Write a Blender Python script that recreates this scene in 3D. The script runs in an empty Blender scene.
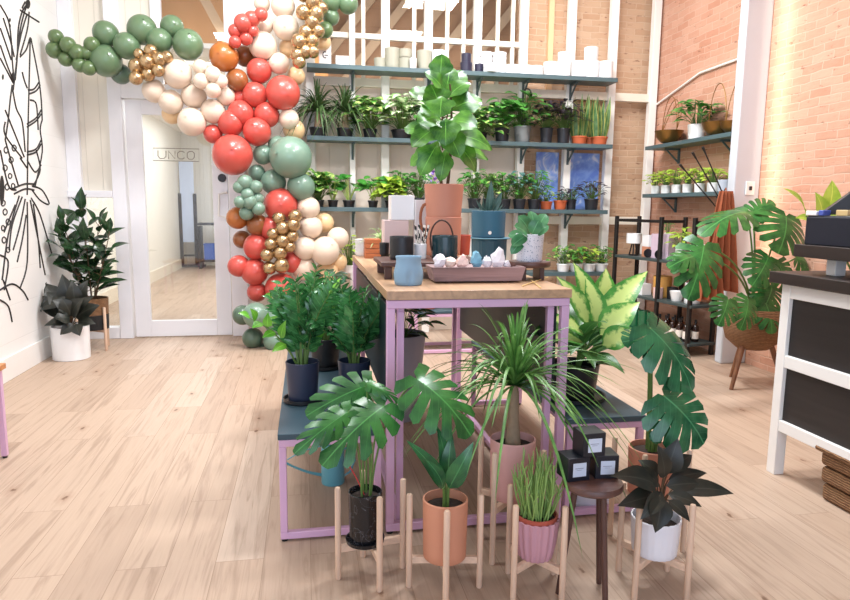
import bpy, math, random
from math import sin, cos, pi, radians, sqrt, atan2
from mathutils import Vector as V, Matrix

SC = bpy.context.scene
COL = SC.collection
CAMF, YAW, PIT, ROL, CAMH = 655.0, 0.17999, 0.14059, 0.01124, 1.4

# ------------------------------------------------------------------ camera maths
_f = V((sin(YAW)*cos(PIT), cos(YAW)*cos(PIT), -sin(PIT)))
_r0 = V((cos(YAW), -sin(YAW), 0)); _u0 = _r0.cross(_f)
_r = _r0*cos(ROL) + _u0*sin(ROL); _u = _u0*cos(ROL) - _r0*sin(ROL)
EYE = V((0, 0, CAMH))
def ray(px, py): return _f + _r*((px-425)/CAMF) - _u*((py-300)/CAMF)
def at_z(px, py, z=0.0):
    d = ray(px, py); return EYE + d*((z-CAMH)/d.z)
def at_y(px, py, y):
    d = ray(px, py); return EYE + d*(y/d.y)
def at_x(px, py, x):
    d = ray(px, py); return EYE + d*(x/d.x)
def mpp(p): return (V(p)-EYE).dot(_f)/CAMF          # metres per pixel at a point

cam = bpy.data.cameras.new('camera'); camo = bpy.data.objects.new('camera', cam); COL.objects.link(camo)
cam.sensor_width = 36; cam.lens = 36*CAMF/850; cam.clip_start = .05; cam.clip_end = 200
m = Matrix((( _r.x, _u.x, -_f.x), (_r.y, _u.y, -_f.y), (_r.z, _u.z, -_f.z))).to_4x4(); m.translation = EYE
camo.matrix_world = m; SC.camera = camo

# ------------------------------------------------------------------ materials
def lin(c):
    return tuple(((x/255)/12.92 if x/255 <= .04045 else ((x/255+.055)/1.055)**2.4) for x in c) + (1,)
class NT:
    def __init__(s, name):
        s.m = bpy.data.materials.new(name); s.m.use_nodes = True; s.t = s.m.node_tree; s.n = s.t.nodes; s.l = s.t.links
        s.n.clear(); s.out = s.n.new('ShaderNodeOutputMaterial'); s.b = s.n.new('ShaderNodeBsdfPrincipled')
        s.l.new(s.b.outputs[0], s.out.inputs[0])
    def node(s, typ, **kw):
        n = s.n.new(typ)
        for k, v in kw.items():
            if k in n.inputs: n.inputs[k].default_value = v
            else: setattr(n, k, v)
        return n
    def link(s, a, b): s.l.new(a, b)
    def coord(s, which='Object', scale=(1,1,1), rot=(0,0,0)):
        c = s.node('ShaderNodeTexCoord'); mp = s.node('ShaderNodeMapping')
        mp.inputs['Scale'].default_value = scale; mp.inputs['Rotation'].default_value = rot
        s.link(c.outputs[which], mp.inputs[0]); return mp.outputs[0]
    def ramp(s, fac, stops):
        r = s.node('ShaderNodeValToRGB'); e = r.color_ramp.elements
        while len(e) < len(stops): e.new(.5)
        for k, (p, c) in enumerate(stops): e[k].position = p; e[k].color = c
        s.link(fac, r.inputs[0]); return r.outputs[0]
    def mix(s, fac, a, b, mode='MIX'):
        n = s.node('ShaderNodeMix', data_type='RGBA', blend_type=mode)
        for sock, v in ((n.inputs[0], fac), (n.inputs[6], a), (n.inputs[7], b)):
            if hasattr(v, 'links'): s.link(v, sock)
            else: sock.default_value = v
        return n.outputs[2]
    def math(s, op, a, b=None):
        n = s.node('ShaderNodeMath', operation=op)
        for i, v in enumerate((a, b)):
            if v is None: continue
            if hasattr(v, 'links'): s.link(v, n.inputs[i])
            else: n.inputs[i].default_value = v
        return n.outputs[0]
    def bump(s, h, strength=.2, dist=.01):
        b = s.node('ShaderNodeBump'); b.inputs['Strength'].default_value = strength; b.inputs['Distance'].default_value = dist
        s.link(h, b.inputs['Height']); s.link(b.outputs[0], s.b.inputs['Normal'])
_mats = {}
def M(name, rgb, rough=.5, metal=0, var=.06, scale=9, bump=0, coat=0, spec=.5):
    if name in _mats: return _mats[name]
    t = NT(name); c = lin(rgb)
    nz = t.node('ShaderNodeTexNoise', Scale=scale, Detail=4.0); t.link(t.coord(), nz.inputs['Vector'])
    a = tuple(x*(1-var) for x in c[:3])+(1,); b = tuple(min(1, x*(1+var)) for x in c[:3])+(1,)
    t.link(t.mix(nz.outputs[0], a, b), t.b.inputs['Base Color'])
    t.b.inputs['Roughness'].default_value = rough; t.b.inputs['Metallic'].default_value = metal
    t.b.inputs['Coat Weight'].default_value = coat; t.b.inputs['Specular IOR Level'].default_value = spec
    if bump: t.bump(nz.outputs[0], bump)
    _mats[name] = t.m; return t.m
def wood(name, rgb, axis='z', rough=.5, dark=.72, sc=1.0):
    if name in _mats: return _mats[name]
    t = NT(name); c = lin(rgb); s = {'x': (2, 30, 30), 'y': (30, 2, 30), 'z': (30, 30, 2)}[axis]
    nz = t.node('ShaderNodeTexNoise', Scale=1.0*sc, Detail=5.0, Distortion=.6); t.link(t.coord(scale=s), nz.inputs['Vector'])
    d = tuple(x*dark for x in c[:3])+(1,); l = tuple(min(1, x*1.12) for x in c[:3])+(1,)
    t.link(t.ramp(nz.outputs[0], [(.3, d), (.62, l)]), t.b.inputs['Base Color'])
    t.b.inputs['Roughness'].default_value = rough; t.bump(nz.outputs[0], .08)
    _mats[name] = t.m; return t.m
def glass(name, tint=(255,255,255), mixf=.9):
    if name in _mats: return _mats[name]
    t = NT(name); t.b.inputs['Roughness'].default_value = .02; t.b.inputs['Base Color'].default_value = lin(tint)
    tr = t.node('ShaderNodeBsdfTransparent'); tr.inputs[0].default_value = lin(tint); mx = t.node('ShaderNodeMixShader')
    mx.inputs[0].default_value = mixf; gl = t.node('ShaderNodeBsdfGlossy'); gl.inputs['Roughness'].default_value = .02
    t.link(gl.outputs[0], mx.inputs[1]); t.link(tr.outputs[0], mx.inputs[2]); t.link(mx.outputs[0], t.out.inputs[0])
    _mats[name] = t.m; return t.m
def emit(name, rgb, s):
    if name in _mats: return _mats[name]
    t = NT(name); t.b.inputs['Base Color'].default_value = lin(rgb)
    t.b.inputs['Emission Color'].default_value = lin(rgb); t.b.inputs['Emission Strength'].default_value = s
    _mats[name] = t.m; return t.m
def leafmat(name, rgb, rgb2=None, rough=.35, kind='vein', pale=(210,225,170), trans=.22, mw=1.0):
    """leaf surface: uv u runs across the blade (midrib at .5), v along it"""
    if name in _mats: return _mats[name]
    t = NT(name); c = lin(rgb); c2 = lin(rgb2) if rgb2 else tuple(x*1.5 for x in c[:3])+(1,); p = lin(pale)
    nz = t.node('ShaderNodeTexNoise', Scale=14.0, Detail=3.0); t.link(t.coord(), nz.inputs['Vector'])
    col = t.mix(t.ramp(nz.outputs[0], [(.35, (0,0,0,1)), (.65, (1,1,1,1))]), c, c2)
    uv = t.node('ShaderNodeTexCoord'); sp = t.node('ShaderNodeSeparateXYZ'); t.link(uv.outputs['UV'], sp.inputs[0])
    du = t.math('ABSOLUTE', t.math('SUBTRACT', sp.outputs[0], .5))
    # side veins: slanting lines
    w = t.math('FRACT', t.math('MULTIPLY', t.math('SUBTRACT', sp.outputs[1], t.math('MULTIPLY', du, .9)), 9.0))
    vein = t.ramp(w, [(.0, (1,1,1,1)), (.10, (0,0,0,1))])
    mid = t.ramp(du, [(.018*mw, (1,1,1,1)), (.04*mw, (0,0,0,1))])
    v2 = tuple(min(1, x*1.7+.02) for x in c2[:3])+(1,)
    if kind == 'vein':
        col = t.mix(t.math('MULTIPLY', vein, .35), col, v2); col = t.mix(t.math('MULTIPLY', mid, .8), col, v2)
    elif kind == 'plain':
        col = t.mix(t.math('MULTIPLY', mid, .6), col, v2)
    elif kind == 'edge':
        col = t.mix(t.ramp(du, [(.34, (0,0,0,1)), (.42, (1,1,1,1))]), col, p)
    elif kind == 'center':
        n4 = t.node('ShaderNodeTexNoise', Scale=45.0, Detail=3.0); t.link(t.coord(), n4.inputs['Vector'])
        q = t.math('ADD', du, t.math('MULTIPLY', t.math('SUBTRACT', n4.outputs[0], .5), .6))
        q = t.math('ADD', q, t.math('MULTIPLY', vein, -.07))
        col = t.mix(t.ramp(q, [(.20, (1,1,1,1)), (.36, (0,0,0,1))]), col, p)
    elif kind == 'splash':
        n2 = t.node('ShaderNodeTexNoise', Scale=22.0, Detail=2.0); t.link(t.coord(), n2.inputs['Vector'])
        col = t.mix(t.ramp(n2.outputs[0], [(.5, (0,0,0,1)), (.58, (1,1,1,1))]), col, p)
    t.link(col, t.b.inputs['Base Color']); t.b.inputs['Roughness'].default_value = rough
    tl = t.node('ShaderNodeBsdfTranslucent'); t.link(col, tl.inputs[0]); mx = t.node('ShaderNodeMixShader')
    mx.inputs[0].default_value = trans; t.link(t.b.outputs[0], mx.inputs[1]); t.link(tl.outputs[0], mx.inputs[2])
    t.link(mx.outputs[0], t.out.inputs[0]); _mats[name] = t.m; return t.m

def brickmat(name, axis, c1, c2, mortar, wash=.35):
    t = NT(name); c = t.node('ShaderNodeTexCoord'); sp = t.node('ShaderNodeSeparateXYZ'); cb = t.node('ShaderNodeCombineXYZ')
    t.link(c.outputs['Object'], sp.inputs[0]); t.link(sp.outputs[axis], cb.inputs[0]); t.link(sp.outputs[2], cb.inputs[1])
    wob = t.node('ShaderNodeTexNoise', Scale=5.0, Detail=3.0); t.link(c.outputs['Object'], wob.inputs['Vector'])
    va = t.node('ShaderNodeVectorMath', operation='MULTIPLY_ADD'); t.link(wob.outputs['Color'], va.inputs[0])
    va.inputs[1].default_value = (.05,.035,0); t.link(cb.outputs[0], va.inputs[2])
    br = t.node('ShaderNodeTexBrick'); t.link(va.outputs[0], br.inputs['Vector'])
    for k, v in (('Scale', 1.0), ('Mortar Size', .006), ('Mortar Smooth', .5), ('Brick Width', .215), ('Row Height', .068), ('Bias', -.1)): br.inputs[k].default_value = v
    br.inputs['Color1'].default_value = lin(c1); br.inputs['Color2'].default_value = lin(c2); br.inputs['Mortar'].default_value = lin(mortar)
    n2 = t.node('ShaderNodeTexNoise', Scale=1.6, Detail=6.0, Roughness=.65); t.link(c.outputs['Object'], n2.inputs['Vector'])
    col = t.mix(t.math('MULTIPLY', t.ramp(n2.outputs[0], [(.42, (0,0,0,1)), (.68, (1,1,1,1))]), wash), br.outputs[0], lin(mortar))
    n3 = t.node('ShaderNodeTexNoise', Scale=1.0, Detail=4.0, Roughness=.6); t.link(t.coord(scale=(9,9,26)), n3.inputs['Vector'])
    pit = t.ramp(n3.outputs[0], [(.30, (1,1,1,1)), (.37, (0,0,0,1))])
    col = t.mix(t.math('MULTIPLY', pit, .7), col, lin((120,70,45)))
    t.link(col, t.b.inputs['Base Color']); t.b.inputs['Roughness'].default_value = .85
    h = t.math('ADD', t.math('MULTIPLY', br.outputs['Fac'], -1.0), t.math('MULTIPLY', n3.outputs[0], 1.2)); t.bump(h, .45, .012)
    _mats[name] = t.m; return t.m

def floormat():
    t = NT('oak_planks'); c = t.node('ShaderNodeTexCoord'); sp = t.node('ShaderNodeSeparateXYZ'); cb = t.node('ShaderNodeCombineXYZ')
    t.link(c.outputs['Object'], sp.inputs[0]); t.link(sp.outputs[1], cb.inputs[0]); t.link(sp.outputs[0], cb.inputs[1])
    br = t.node('ShaderNodeTexBrick'); t.link(cb.outputs[0], br.inputs['Vector']); br.offset = .37; br.offset_frequency = 2
    for k, v in (('Scale', 1.0), ('Mortar Size', .0012), ('Mortar Smooth', .2), ('Brick Width', 1.55), ('Row Height', .185), ('Bias', 0.0)): br.inputs[k].default_value = v
    br.inputs['Color1'].default_value = (0,0,0,1); br.inputs['Color2'].default_value = (1,1,1,1); br.inputs['Mortar'].default_value = (.5,.5,.5,1)
    tone = t.ramp(br.outputs[0], [(0, lin((180,156,136))), (.35, lin((196,172,151))), (.7, lin((188,163,142))), (1, lin((206,185,166)))])
    # grain, shifted per plank
    sh = t.math('MULTIPLY', br.outputs[0], 37.0); cg = t.node('ShaderNodeCombineXYZ')
    t.link(t.math('ADD', t.math('MULTIPLY', sp.outputs[0], 26.0), sh), cg.inputs[0]); t.link(t.math('MULTIPLY', sp.outputs[1], 1.3), cg.inputs[1]); t.link(sh, cg.inputs[2])
    g = t.node('ShaderNodeTexNoise', Scale=1.0, Detail=6.0, Distortion=1.2, Roughness=.6); t.link(cg.outputs[0], g.inputs['Vector'])
    col = t.mix(t.ramp(g.outputs[0], [(.34, (.42,.42,.42,1)), (.50, (0,0,0,1))]), tone, lin((128,102,82)))
    fine = t.node('ShaderNodeTexNoise', Scale=4.0, Detail=4.0); t.link(cg.outputs[0], fine.inputs['Vector'])
    col = t.mix(t.math('MULTIPLY', fine.outputs[0], .35), col, lin((142,116,96)))
    # knots
    vo = t.node('ShaderNodeTexVoronoi', voronoi_dimensions='2D', Scale=1.0); ck = t.node('ShaderNodeCombineXYZ')
    t.link(t.math('MULTIPLY', sp.outputs[0], 3.6), ck.inputs[0]); t.link(t.math('MULTIPLY', sp.outputs[1], 1.9), ck.inputs[1])
    kn = t.node('ShaderNodeTexNoise', Scale=14.0, Detail=3.0); t.link(ck.outputs[0], kn.inputs['Vector'])
    t.link(ck.outputs[0], vo.inputs['Vector'])
    dd = t.math('ADD', vo.outputs['Distance'], t.math('MULTIPLY', kn.outputs[0], .16))
    sep = t.node('ShaderNodeSeparateColor'); t.link(vo.outputs['Color'], sep.inputs[0]); gate = t.math('GREATER_THAN', sep.outputs[0], .66)
    k = t.math('MULTIPLY', t.ramp(dd, [(.095, (1,1,1,1)), (.125, (0,0,0,1))]), gate)
    col = t.mix(t.math('MULTIPLY', k, .85), col, lin((88,58,38)))
    halo = t.math('MULTIPLY', t.ramp(dd, [(.1, (1,1,1,1)), (.25, (0,0,0,1))]), gate)
    col = t.mix(t.math('MULTIPLY', halo, .3), col, lin((140,100,72)))
    col = t.mix(t.math('MULTIPLY', br.outputs['Fac'], .8), col, lin((132,106,86)))
    t.link(col, t.b.inputs['Base Color']); t.b.inputs['Roughness'].default_value = .48; t.b.inputs['Specular IOR Level'].default_value = .35
    t.bump(t.math('ADD', t.math('MULTIPLY', br.outputs['Fac'], -1.0), t.math('MULTIPLY', g.outputs[0], .3)), .12, .004)
    return t.m
def boards(name, rgb, axis, width, rough=.6, depth=.5, line=.78):
    """painted boards with narrow v-grooves every `width` metres along axis"""
    t = NT(name); c = t.node('ShaderNodeTexCoord'); sp = t.node('ShaderNodeSeparateXYZ'); t.link(c.outputs['Object'], sp.inputs[0])
    fr = t.math('FRACT', t.math('DIVIDE', sp.outputs[axis], width)); tri = t.math('ABSOLUTE', t.math('SUBTRACT', fr, .5))
    g = t.ramp(tri, [(.5-.006/width*.5, (0,0,0,1)), (.5, (1,1,1,1))])
    b = lin(rgb); nz = t.node('ShaderNodeTexNoise', Scale=3.0, Detail=4.0); t.link(c.outputs['Object'], nz.inputs['Vector'])
    base = t.mix(nz.outputs[0], tuple(x*.95 for x in b[:3])+(1,), tuple(min(1, x*1.03) for x in b[:3])+(1,))
    t.link(t.mix(g, base, tuple(x*line for x in b[:3])+(1,)), t.b.inputs['Base Color']); t.b.inputs['Roughness'].default_value = rough
    t.bump(t.math('MULTIPLY', g, -1.0), depth, .01); _mats[name] = t.m; return t.m

# ------------------------------------------------------------------ mesh builder
class MB:
    def __init__(s): s.v = []; s.f = []; s.uv = []
    def face(s, idx, uv=None): s.f.append(idx); s.uv.append(uv)
    def add(s, vs, fs, uvs=None):
        o = len(s.v); s.v += [tuple(p) for p in vs]
        for k, f in enumerate(fs): s.face([o+i for i in f], uvs[k] if uvs else None)
        return s
    def box(s, c, d, rz=0, rot=None):
        c = V(c); x, y, z = (q/2 for q in d); R = rot or Matrix.Rotation(rz, 3, 'Z')
        vs = [c + R @ V((a*x, b*y, e*z)) for e in (-1,1) for a, b in ((-1,-1),(1,-1),(1,1),(-1,1))]
        return s.add(vs, [(3,2,1,0),(4,5,6,7),(0,1,5,4),(1,2,6,5),(2,3,7,6),(3,0,4,7)])
    def span(s, x0, x1, y0, y1, z0, z1): return s.box(((x0+x1)/2,(y0+y1)/2,(z0+z1)/2), (abs(x1-x0),abs(y1-y0),abs(z1-z0)))
    def beam(s, a, b, w, h=None):
        a, b = V(a), V(b); d = b-a; h = h or w; q = d.to_track_quat('Z', 'Y').to_matrix()
        return s.box((a+b)/2, (w, h, d.length), rot=q)
    def lathe(s, prof, seg=28, c=(0,0,0), flute=0, nf=0, sx=1, sy=1, rot=None):
        o = len(s.v); c = V(c)
        for r, z in prof:
            for k in range(seg):
                a = 2*pi*k/seg; q = r*(1+flute*cos(nf*a)) if nf else r
                p = V((q*cos(a)*sx, q*sin(a)*sy, z)); s.v.append(tuple(c + (rot @ p if rot else p)))
        for i in range(len(prof)-1):
            for k in range(seg):
                k2 = (k+1) % seg; s.face([o+i*seg+k, o+i*seg+k2, o+(i+1)*seg+k2, o+(i+1)*seg+k])
        if prof[0][0] > 1e-5: s.face([o+k for k in reversed(range(seg))])
        if prof[-1][0] > 1e-5: s.face([o+(len(prof)-1)*seg+k for k in range(seg)])
        return s
    def cyl(s, c, r, h, seg=20, r2=None): return s.lathe([(r, 0), (r if r2 is None else r2, h)], seg, c)
    def tube(s, pts, r, seg=6, flat=1.0, closed=False):
        pts = [V(p) for p in pts]; n = len(pts); o = len(s.v); up = None
        for i, p in enumerate(pts):
            if closed: d = pts[(i+1) % n]-pts[i-1]
            else: d = pts[min(i+1, n-1)]-pts[max(i-1, 0)]
            d = d.normalized() if d.length > 1e-9 else V((0,0,1))
            if up is None: up = V((0,0,1)) if abs(d.z) < .9 else V((0,1,0))
            x = up.cross(d)
            if x.length < 1e-6: x = V((1,0,0)).cross(d)
            x.normalize(); y = d.cross(x); up = y
            rr = r[i] if isinstance(r, (list, tuple)) else r
            for k in range(seg):
                a = 2*pi*k/seg; s.v.append(tuple(p + x*(rr*cos(a)) + y*(rr*flat*sin(a))))
        for i in range(n if closed else n-1):
            j = (i+1) % n
            for k in range(seg):
                k2 = (k+1) % seg; s.face([o+i*seg+k, o+i*seg+k2, o+j*seg+k2, o+j*seg+k])
        if not closed: s.face([o+k for k in reversed(range(seg))]); s.face([o+(n-1)*seg+k for k in range(seg)])
        return s
    def sphere(s, c, r, seg=24, rings=14, sx=1, sy=1, sz=1):
        return s.lathe([(max(1e-6, r*sin(pi*i/rings)), -r*cos(pi*i/rings)*sz) for i in range(rings+1)], seg, c, sx=sx, sy=sy)
    def rock(s, c, r, rnd, h=1.0, spiky=.35):
        n, m_ = 7, 5; o = len(s.v); c = V(c)
        for i in range(m_+1):
            for k in range(n):
                a = 2*pi*k/n + i*.4; ph = pi*i/m_; q = r*(1+rnd.uniform(-spiky, spiky))
                s.v.append(tuple(c + V((q*sin(ph)*cos(a), q*sin(ph)*sin(a), -q*cos(ph)*h))))
        for i in range(m_):
            for k in range(n): s.face([o+i*n+k, o+i*n+(k+1) % n, o+(i+1)*n+(k+1) % n, o+(i+1)*n+k])
        return s
    # ---- leaves
    def leaf(s, A, B, W, nrm=(0,0,1), shape='ovate', curl=.12, fold=.15, n=7, twist=0, wave=0):
        A, B = V(A), V(B); d = B-A; L = d.length
        if L < 1e-5: return s
        ax = d/L; nrm = V(nrm); sd = ax.cross(nrm)
        if sd.length < 1e-3: sd = ax.cross(V((.3,.9,.2)))
        sd.normalize(); nn = sd.cross(ax)
        fn = {'ovate': lambda t: sin(pi*t**.75)*(1-.15*t), 'lance': lambda t: sin(pi*t**.6)**.9, 'round': lambda t: sqrt(max(0, 1-(2*t-1)**2)),
              'heart': lambda t: (min(1, .55+2.2*t) if t < .25 else 1.1*(1-((t-.25)/.75)**1.6)) if t < 1 else 0,
              'fiddle': lambda t: .45*sin(pi*min(1, t*1.5))+.75*max(0, sin(pi*max(0, t-.25)/.75))**.6 if t < 1 else 0,
              'blade': lambda t: (1-t**3)*(.7+.3*min(1, t*4)), 'strap': lambda t: (.6+.4*sin(pi*t))*(1-t**6)}[shape]
        o = len(s.v)
        for i in range(n+1):
            t = i/n; w = max(.0, fn(t))*W/2; b = curl*L*4*t*(1-t); tw = twist*t
            p = A + d*t + nn*b; sx_ = sd*cos(tw)+nn*sin(tw)
            wv = wave*W*sin(t*17)
            for u in (-1, -.5, 0, .5, 1):
                s.v.append(tuple(p + sx_*(u*w) + nn*(fold*abs(u)*w + wv*abs(u)**2*(1 if u > 0 else -1))))
        for i in range(n):
            for k in range(4):
                a = o+i*5+k; t0, t1 = i/n, (i+1)/n; u0, u1 = k/4, (k+1)/4
                s.face([a, a+1, a+6, a+5], [(u0,t0),(u1,t0),(u1,t1),(u0,t1)])
        return s
    def monstera(s, A, B, W, nrm=(0,0,1), curl=.1, droop=.4, gap=.34, rnd=random):
        A, B = V(A), V(B); d = B-A; L = d.length; ax = d/L; sd = ax.cross(V(nrm)); sd.normalize(); nn = sd.cross(ax)
        mg = [(.05,-.10),(.28,-.16),(.45,.0),(.52,.24),(.49,.48),(.41,.70),(.25,.88),(0,1.0)]
        rb = [0.0,.01,.06,.14,.25,.39,.56,1.0]
        def P(x, y, g): return A + ax*(y*L) + sd*(g*x*W) + nn*(curl*L*4*max(y,0)*(1-y) - droop*W*x*x*1.6)
        for g in (1, -1):
            for k in range(7):
                r0, r1 = V((0, rb[k])), V((0, rb[k+1])); m0, m1 = V(mg[k]), V(mg[k+1]); gp = gap*rnd.uniform(.6, 1.2) if 1 <= k else 0
                rows = []
                for sN in (0, .24, .5, .78, 1.0):
                    a = r0.lerp(m0, sN); b = r1.lerp(m1, sN); c = (a+b)/2; q = 0 if sN < .3 else gp*((sN-.2)/.8)**.6
                    ga = q if k > 1 else 0; gb = q if k < 6 else 0
                    a2 = a.lerp(c, ga); b2 = b.lerp(c, gb); mid = (a2+b2)/2
                    if sN == 1.0: mid = mid + (mid-V((0, (rb[k]+rb[k+1])/2)))*.10 + V((0, .02))
                    rows.append((a2, mid, b2))
                o = len(s.v)
                for row in rows:
                    for q in row: s.v.append(tuple(P(q.x, q.y, g)))
                for i in range(4):
                    for j in range(2):
                        ii = [o+i*3+j, o+i*3+j+1, o+i*3+j+4, o+i*3+j+3]; pts = [rows[i][j], rows[i][j+1], rows[i+1][j+1], rows[i+1][j]]
                        uvs = [(.5+g*q.x*.95, q.y) for q in pts]
                        if g > 0: ii.reverse(); uvs.reverse()
                        s.face(ii, uvs)
        return s
    def build(s, name, mat, parent=None, smooth=45, bevel=0, loc=None):
        me = bpy.data.meshes.new(name); me.from_pydata(s.v, [], s.f); me.materials.append(mat)
        if any(u for u in s.uv):
            ul = me.uv_layers.new(name='UVMap'); i = 0
            for f, u in zip(s.f, s.uv):
                for k in range(len(f)):
                    ul.data[i].uv = u[k] if u else (.3, .5); i += 1
        if smooth:
            me.polygons.foreach_set('use_smooth', [True]*len(me.polygons)); me.update(); me.set_sharp_from_angle(angle=radians(smooth))
        o = bpy.data.objects.new(name, me); COL.objects.link(o)
        if parent: o.parent = parent
        if loc: o.location = loc
        if bevel:
            b = o.modifiers.new('bevel', 'BEVEL'); b.width = bevel; b.segments = 2; b.limit_method = 'ANGLE'; b.angle_limit = radians(50)
        return o

def tag(o, label, cat, group=None, kind=None):
    o['label'] = label; o['category'] = cat
    if group: o['group'] = group
    if kind: o['kind'] = kind
    return o
def thing(name, label, cat, loc=(0,0,0), rz=0, group=None):
    o = bpy.data.objects.new(name, None); COL.objects.link(o); o.location = loc; o.rotation_euler = (0,0,rz); o.empty_display_size = .05
    return tag(o, label, cat, group)
def struct(name, mb, mat, parent=None, **k):
    o = mb.build(name, mat, parent, **k)
    if not parent: o['kind'] = 'structure'
    return o
def boxpart(name, c, d, mat, parent, bevel=.003, rz=0): return MB().box(c, d, rz).build(name, mat, parent, bevel=bevel)
def plabel(o, l): o['label'] = l; return o

# ------------------------------------------------------------------ palette
WHITE = M('white_paint', (240,238,234), .45, var=.02)
TRIM = M('white_trim', (244,241,235), .4, var=.02)
CERAM = M('white_ceramic', (240,240,240), .3, var=.02)
NAVY = M('navy_board', (58,82,94), .45, var=.05)
SHELFB = M('shelf_teal', (78,98,102), .45, var=.05)
PINK = M('pink_metal', (218,176,208), .35, var=.03)
TERRA = M('terracotta', (200,136,112), .6, var=.06, bump=.05)
PINKPOT = M('pink_clay', (218,166,160), .55, var=.05)
ORANGEPOT = M('orange_terracotta', (196,98,58), .65, var=.07)
BLACKPL = M('black_plastic', (28,29,32), .4, var=.05)
DARKPOT = M('charcoal_pot', (42,44,50), .4, var=.05)
BLACKMET = M('black_metal', (30,26,25), .45, var=.05)
SOIL = M('soil', (45,33,26), .95, var=.5, scale=60, bump=.6)
OAKZ = wood('pale_oak', (220,188,162), 'z', .55, .86)
OAKX = wood('pale_oak_bar', (220,188,162), 'x', .55, .86)
OAKTOP = wood('oak_tabletop', (186,150,118), 'y', .35, .8)
DARKWOOD = wood('dark_walnut', (84,56,48), 'z', .45, .7)
DARKWOODX = wood('dark_walnut_top', (96,66,58), 'x', .4, .7)
RUSTWOOD = wood('red_brown_wood', (150,88,60), 'x', .6, .7)
STEM = M('green_stem', (96,128,62), .5, var=.1)
DARKSTEM = M('woody_stem', (92,70,48), .8, var=.2, scale=40)
GOLD = M('gold_chrome', (184,156,118), .25, metal=.85, var=.04)
BRASS = M('dark_brass', (150,114,64), .35, metal=.9, var=.2, scale=14)


# ================================================================== SETTING
XL, XR, YB, YF, ZC = -2.35, 4.0, 7.25, -3.0, 4.3
FL = MB().span(-3.2, 4.3, YF, 16.2, -.12, 0); struct('floor', FL, floormat(), smooth=0)
shiplap = boards('painted_shiplap', (238,237,234), 2, .29, depth=.25, line=.88)
bead = boards('cream_beadboard', (240,236,226), 0, .085)
beady = boards('cream_beadboard_side', (240,235,224), 1, .085)
wl = struct('wall_left', MB().span(XL-.15, XL, YF, YB+.2, 0, ZC), shiplap, smooth=0)
struct('baseboard_left', MB().span(XL, XL+.02, YF, YB, 0, .19), WHITE, bevel=.004)
struct('ceiling', MB().span(XL-.15, XR+.15, YF, YB+.2, ZC, ZC+.1), M('ceiling_paint', (240,232,220), .8), smooth=0)
BR = brickmat('brick_side', 1, (204,156,132), (190,134,108), (208,168,146), .45)
BB = brickmat('brick_back', 0, (202,168,138), (186,146,114), (206,176,148), .45)
struct('wall_right', MB().span(XR, XR+.15, YF, YB+.4, 0, ZC), BR, smooth=0)
# pilaster on the right wall and the steel conduit
struct('trim_1', MB().span(3.745, XR, 5.32, 5.42, 0, ZC), M('pilaster_paint', (200,204,210), .5, var=.02), bevel=.012)
# ---- back wall: boarded left of the shelves, brick on the right
mb = MB(); mb.span(-.62, .12, YB, YB+.1, 0, 2.66); mb.span(XL-.15, XR, YB, YB+.1, 4.1, ZC)
struct('wall_back', mb, bead, smooth=0)
creamboards = boards('pale_board_panel', (244,228,212), 0, .26, line=.9)
struct('wall_back_panel', MB().span(.12, 2.35, YB+.06, YB+.14, 0, 2.74), creamboards, smooth=0)
struct('wall_back_brick', MB().span(2.35, XR, YB+.06, YB+.16, 0, ZC), BB, smooth=0)
# lattice of white posts in front of it
PX = [.06, .5, .85, 1.31, 1.85, 2.37, 2.92, 3.42, 3.93]
for i, x in enumerate(PX):
    w = .085 if i not in (1,) else .06
    struct('trim_%d' % (i+2), MB().span(x-w/2, x+w/2, YB-.10, YB-.02, 0, 4.2), TRIM, bevel=.004)
mb = MB()
for z, h in ((3.17, .055), (2.70, .09)): mb.span(PX[0], 2.37, YB-.07, YB-.015, z-h/2, z+h/2)
struct('trim_11', mb, M('cream_trim', (240,230,212), .45, var=.03), bevel=.003)
mb = MB()
for z in (2.665, 1.27, .14): mb.span(2.37, PX[-1], YB-.075, YB-.02, z-.045, z+.045)
for x in (.62, 1.16, 1.52, 1.70, 2.08, 2.25): mb.span(x-.02, x+.02, YB-.06, YB-.02, 2.74, 4.2)
struct('trim_12', mb, M('cream_trim', (240,230,212), .45, var=.03), bevel=.003)
struct('trim_13', MB().span(2.68, 2.74, YB-.0, YB+.05, 2.7, 4.2), M('tan_wood_trim', (226,182,138), .6))
struct('window_1', MB().span(.12, 2.35, YB-.035, YB-.03, 2.74, 4.2), glass('lattice_glass', (255,253,250), .975), smooth=0)
# room behind: timber roof with rafters seen through the upper panes
tw = boards('timber_roof', (180,142,112), 2, .24, line=.6)
struct('wall_far', MB().span(-3.2, 4.3, 9.4, 9.5, 2.95, 7), tw, smooth=0)
mb = MB()
for k in range(11):
    x = -2.6+k*.5; mb.beam((x, 9.3, 2.9), (x+2.6, 9.3, 6.2), .07, .12)
struct('trim_14', mb, M('tan_rafter', (206,178,150), .7, var=.08))
# ---- hall behind the glass door
struct('wall_hall_left', MB().span(-2.85, -2.75, YB+.1, 16, 0, 3), beady, smooth=0)
struct('wall_hall_end', MB().span(-2.85, 1.2, 15.9, 16, 0, 3), bead, smooth=0)
struct('wall_hall_right', MB().span(.05, .12, YB+.14, 16, 0, 3), beady, smooth=0)
struct('ceiling_hall', MB().span(-3.2, .12, YB+.1, 16, 3.0, 3.05), M('ceiling_paint', (240,232,220), .8), smooth=0)
struct('baseboard_hall', MB().span(-2.75, -2.73, YB+.12, 15.9, 0, .2), M('cream_trim', (240,230,212), .45))
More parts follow.
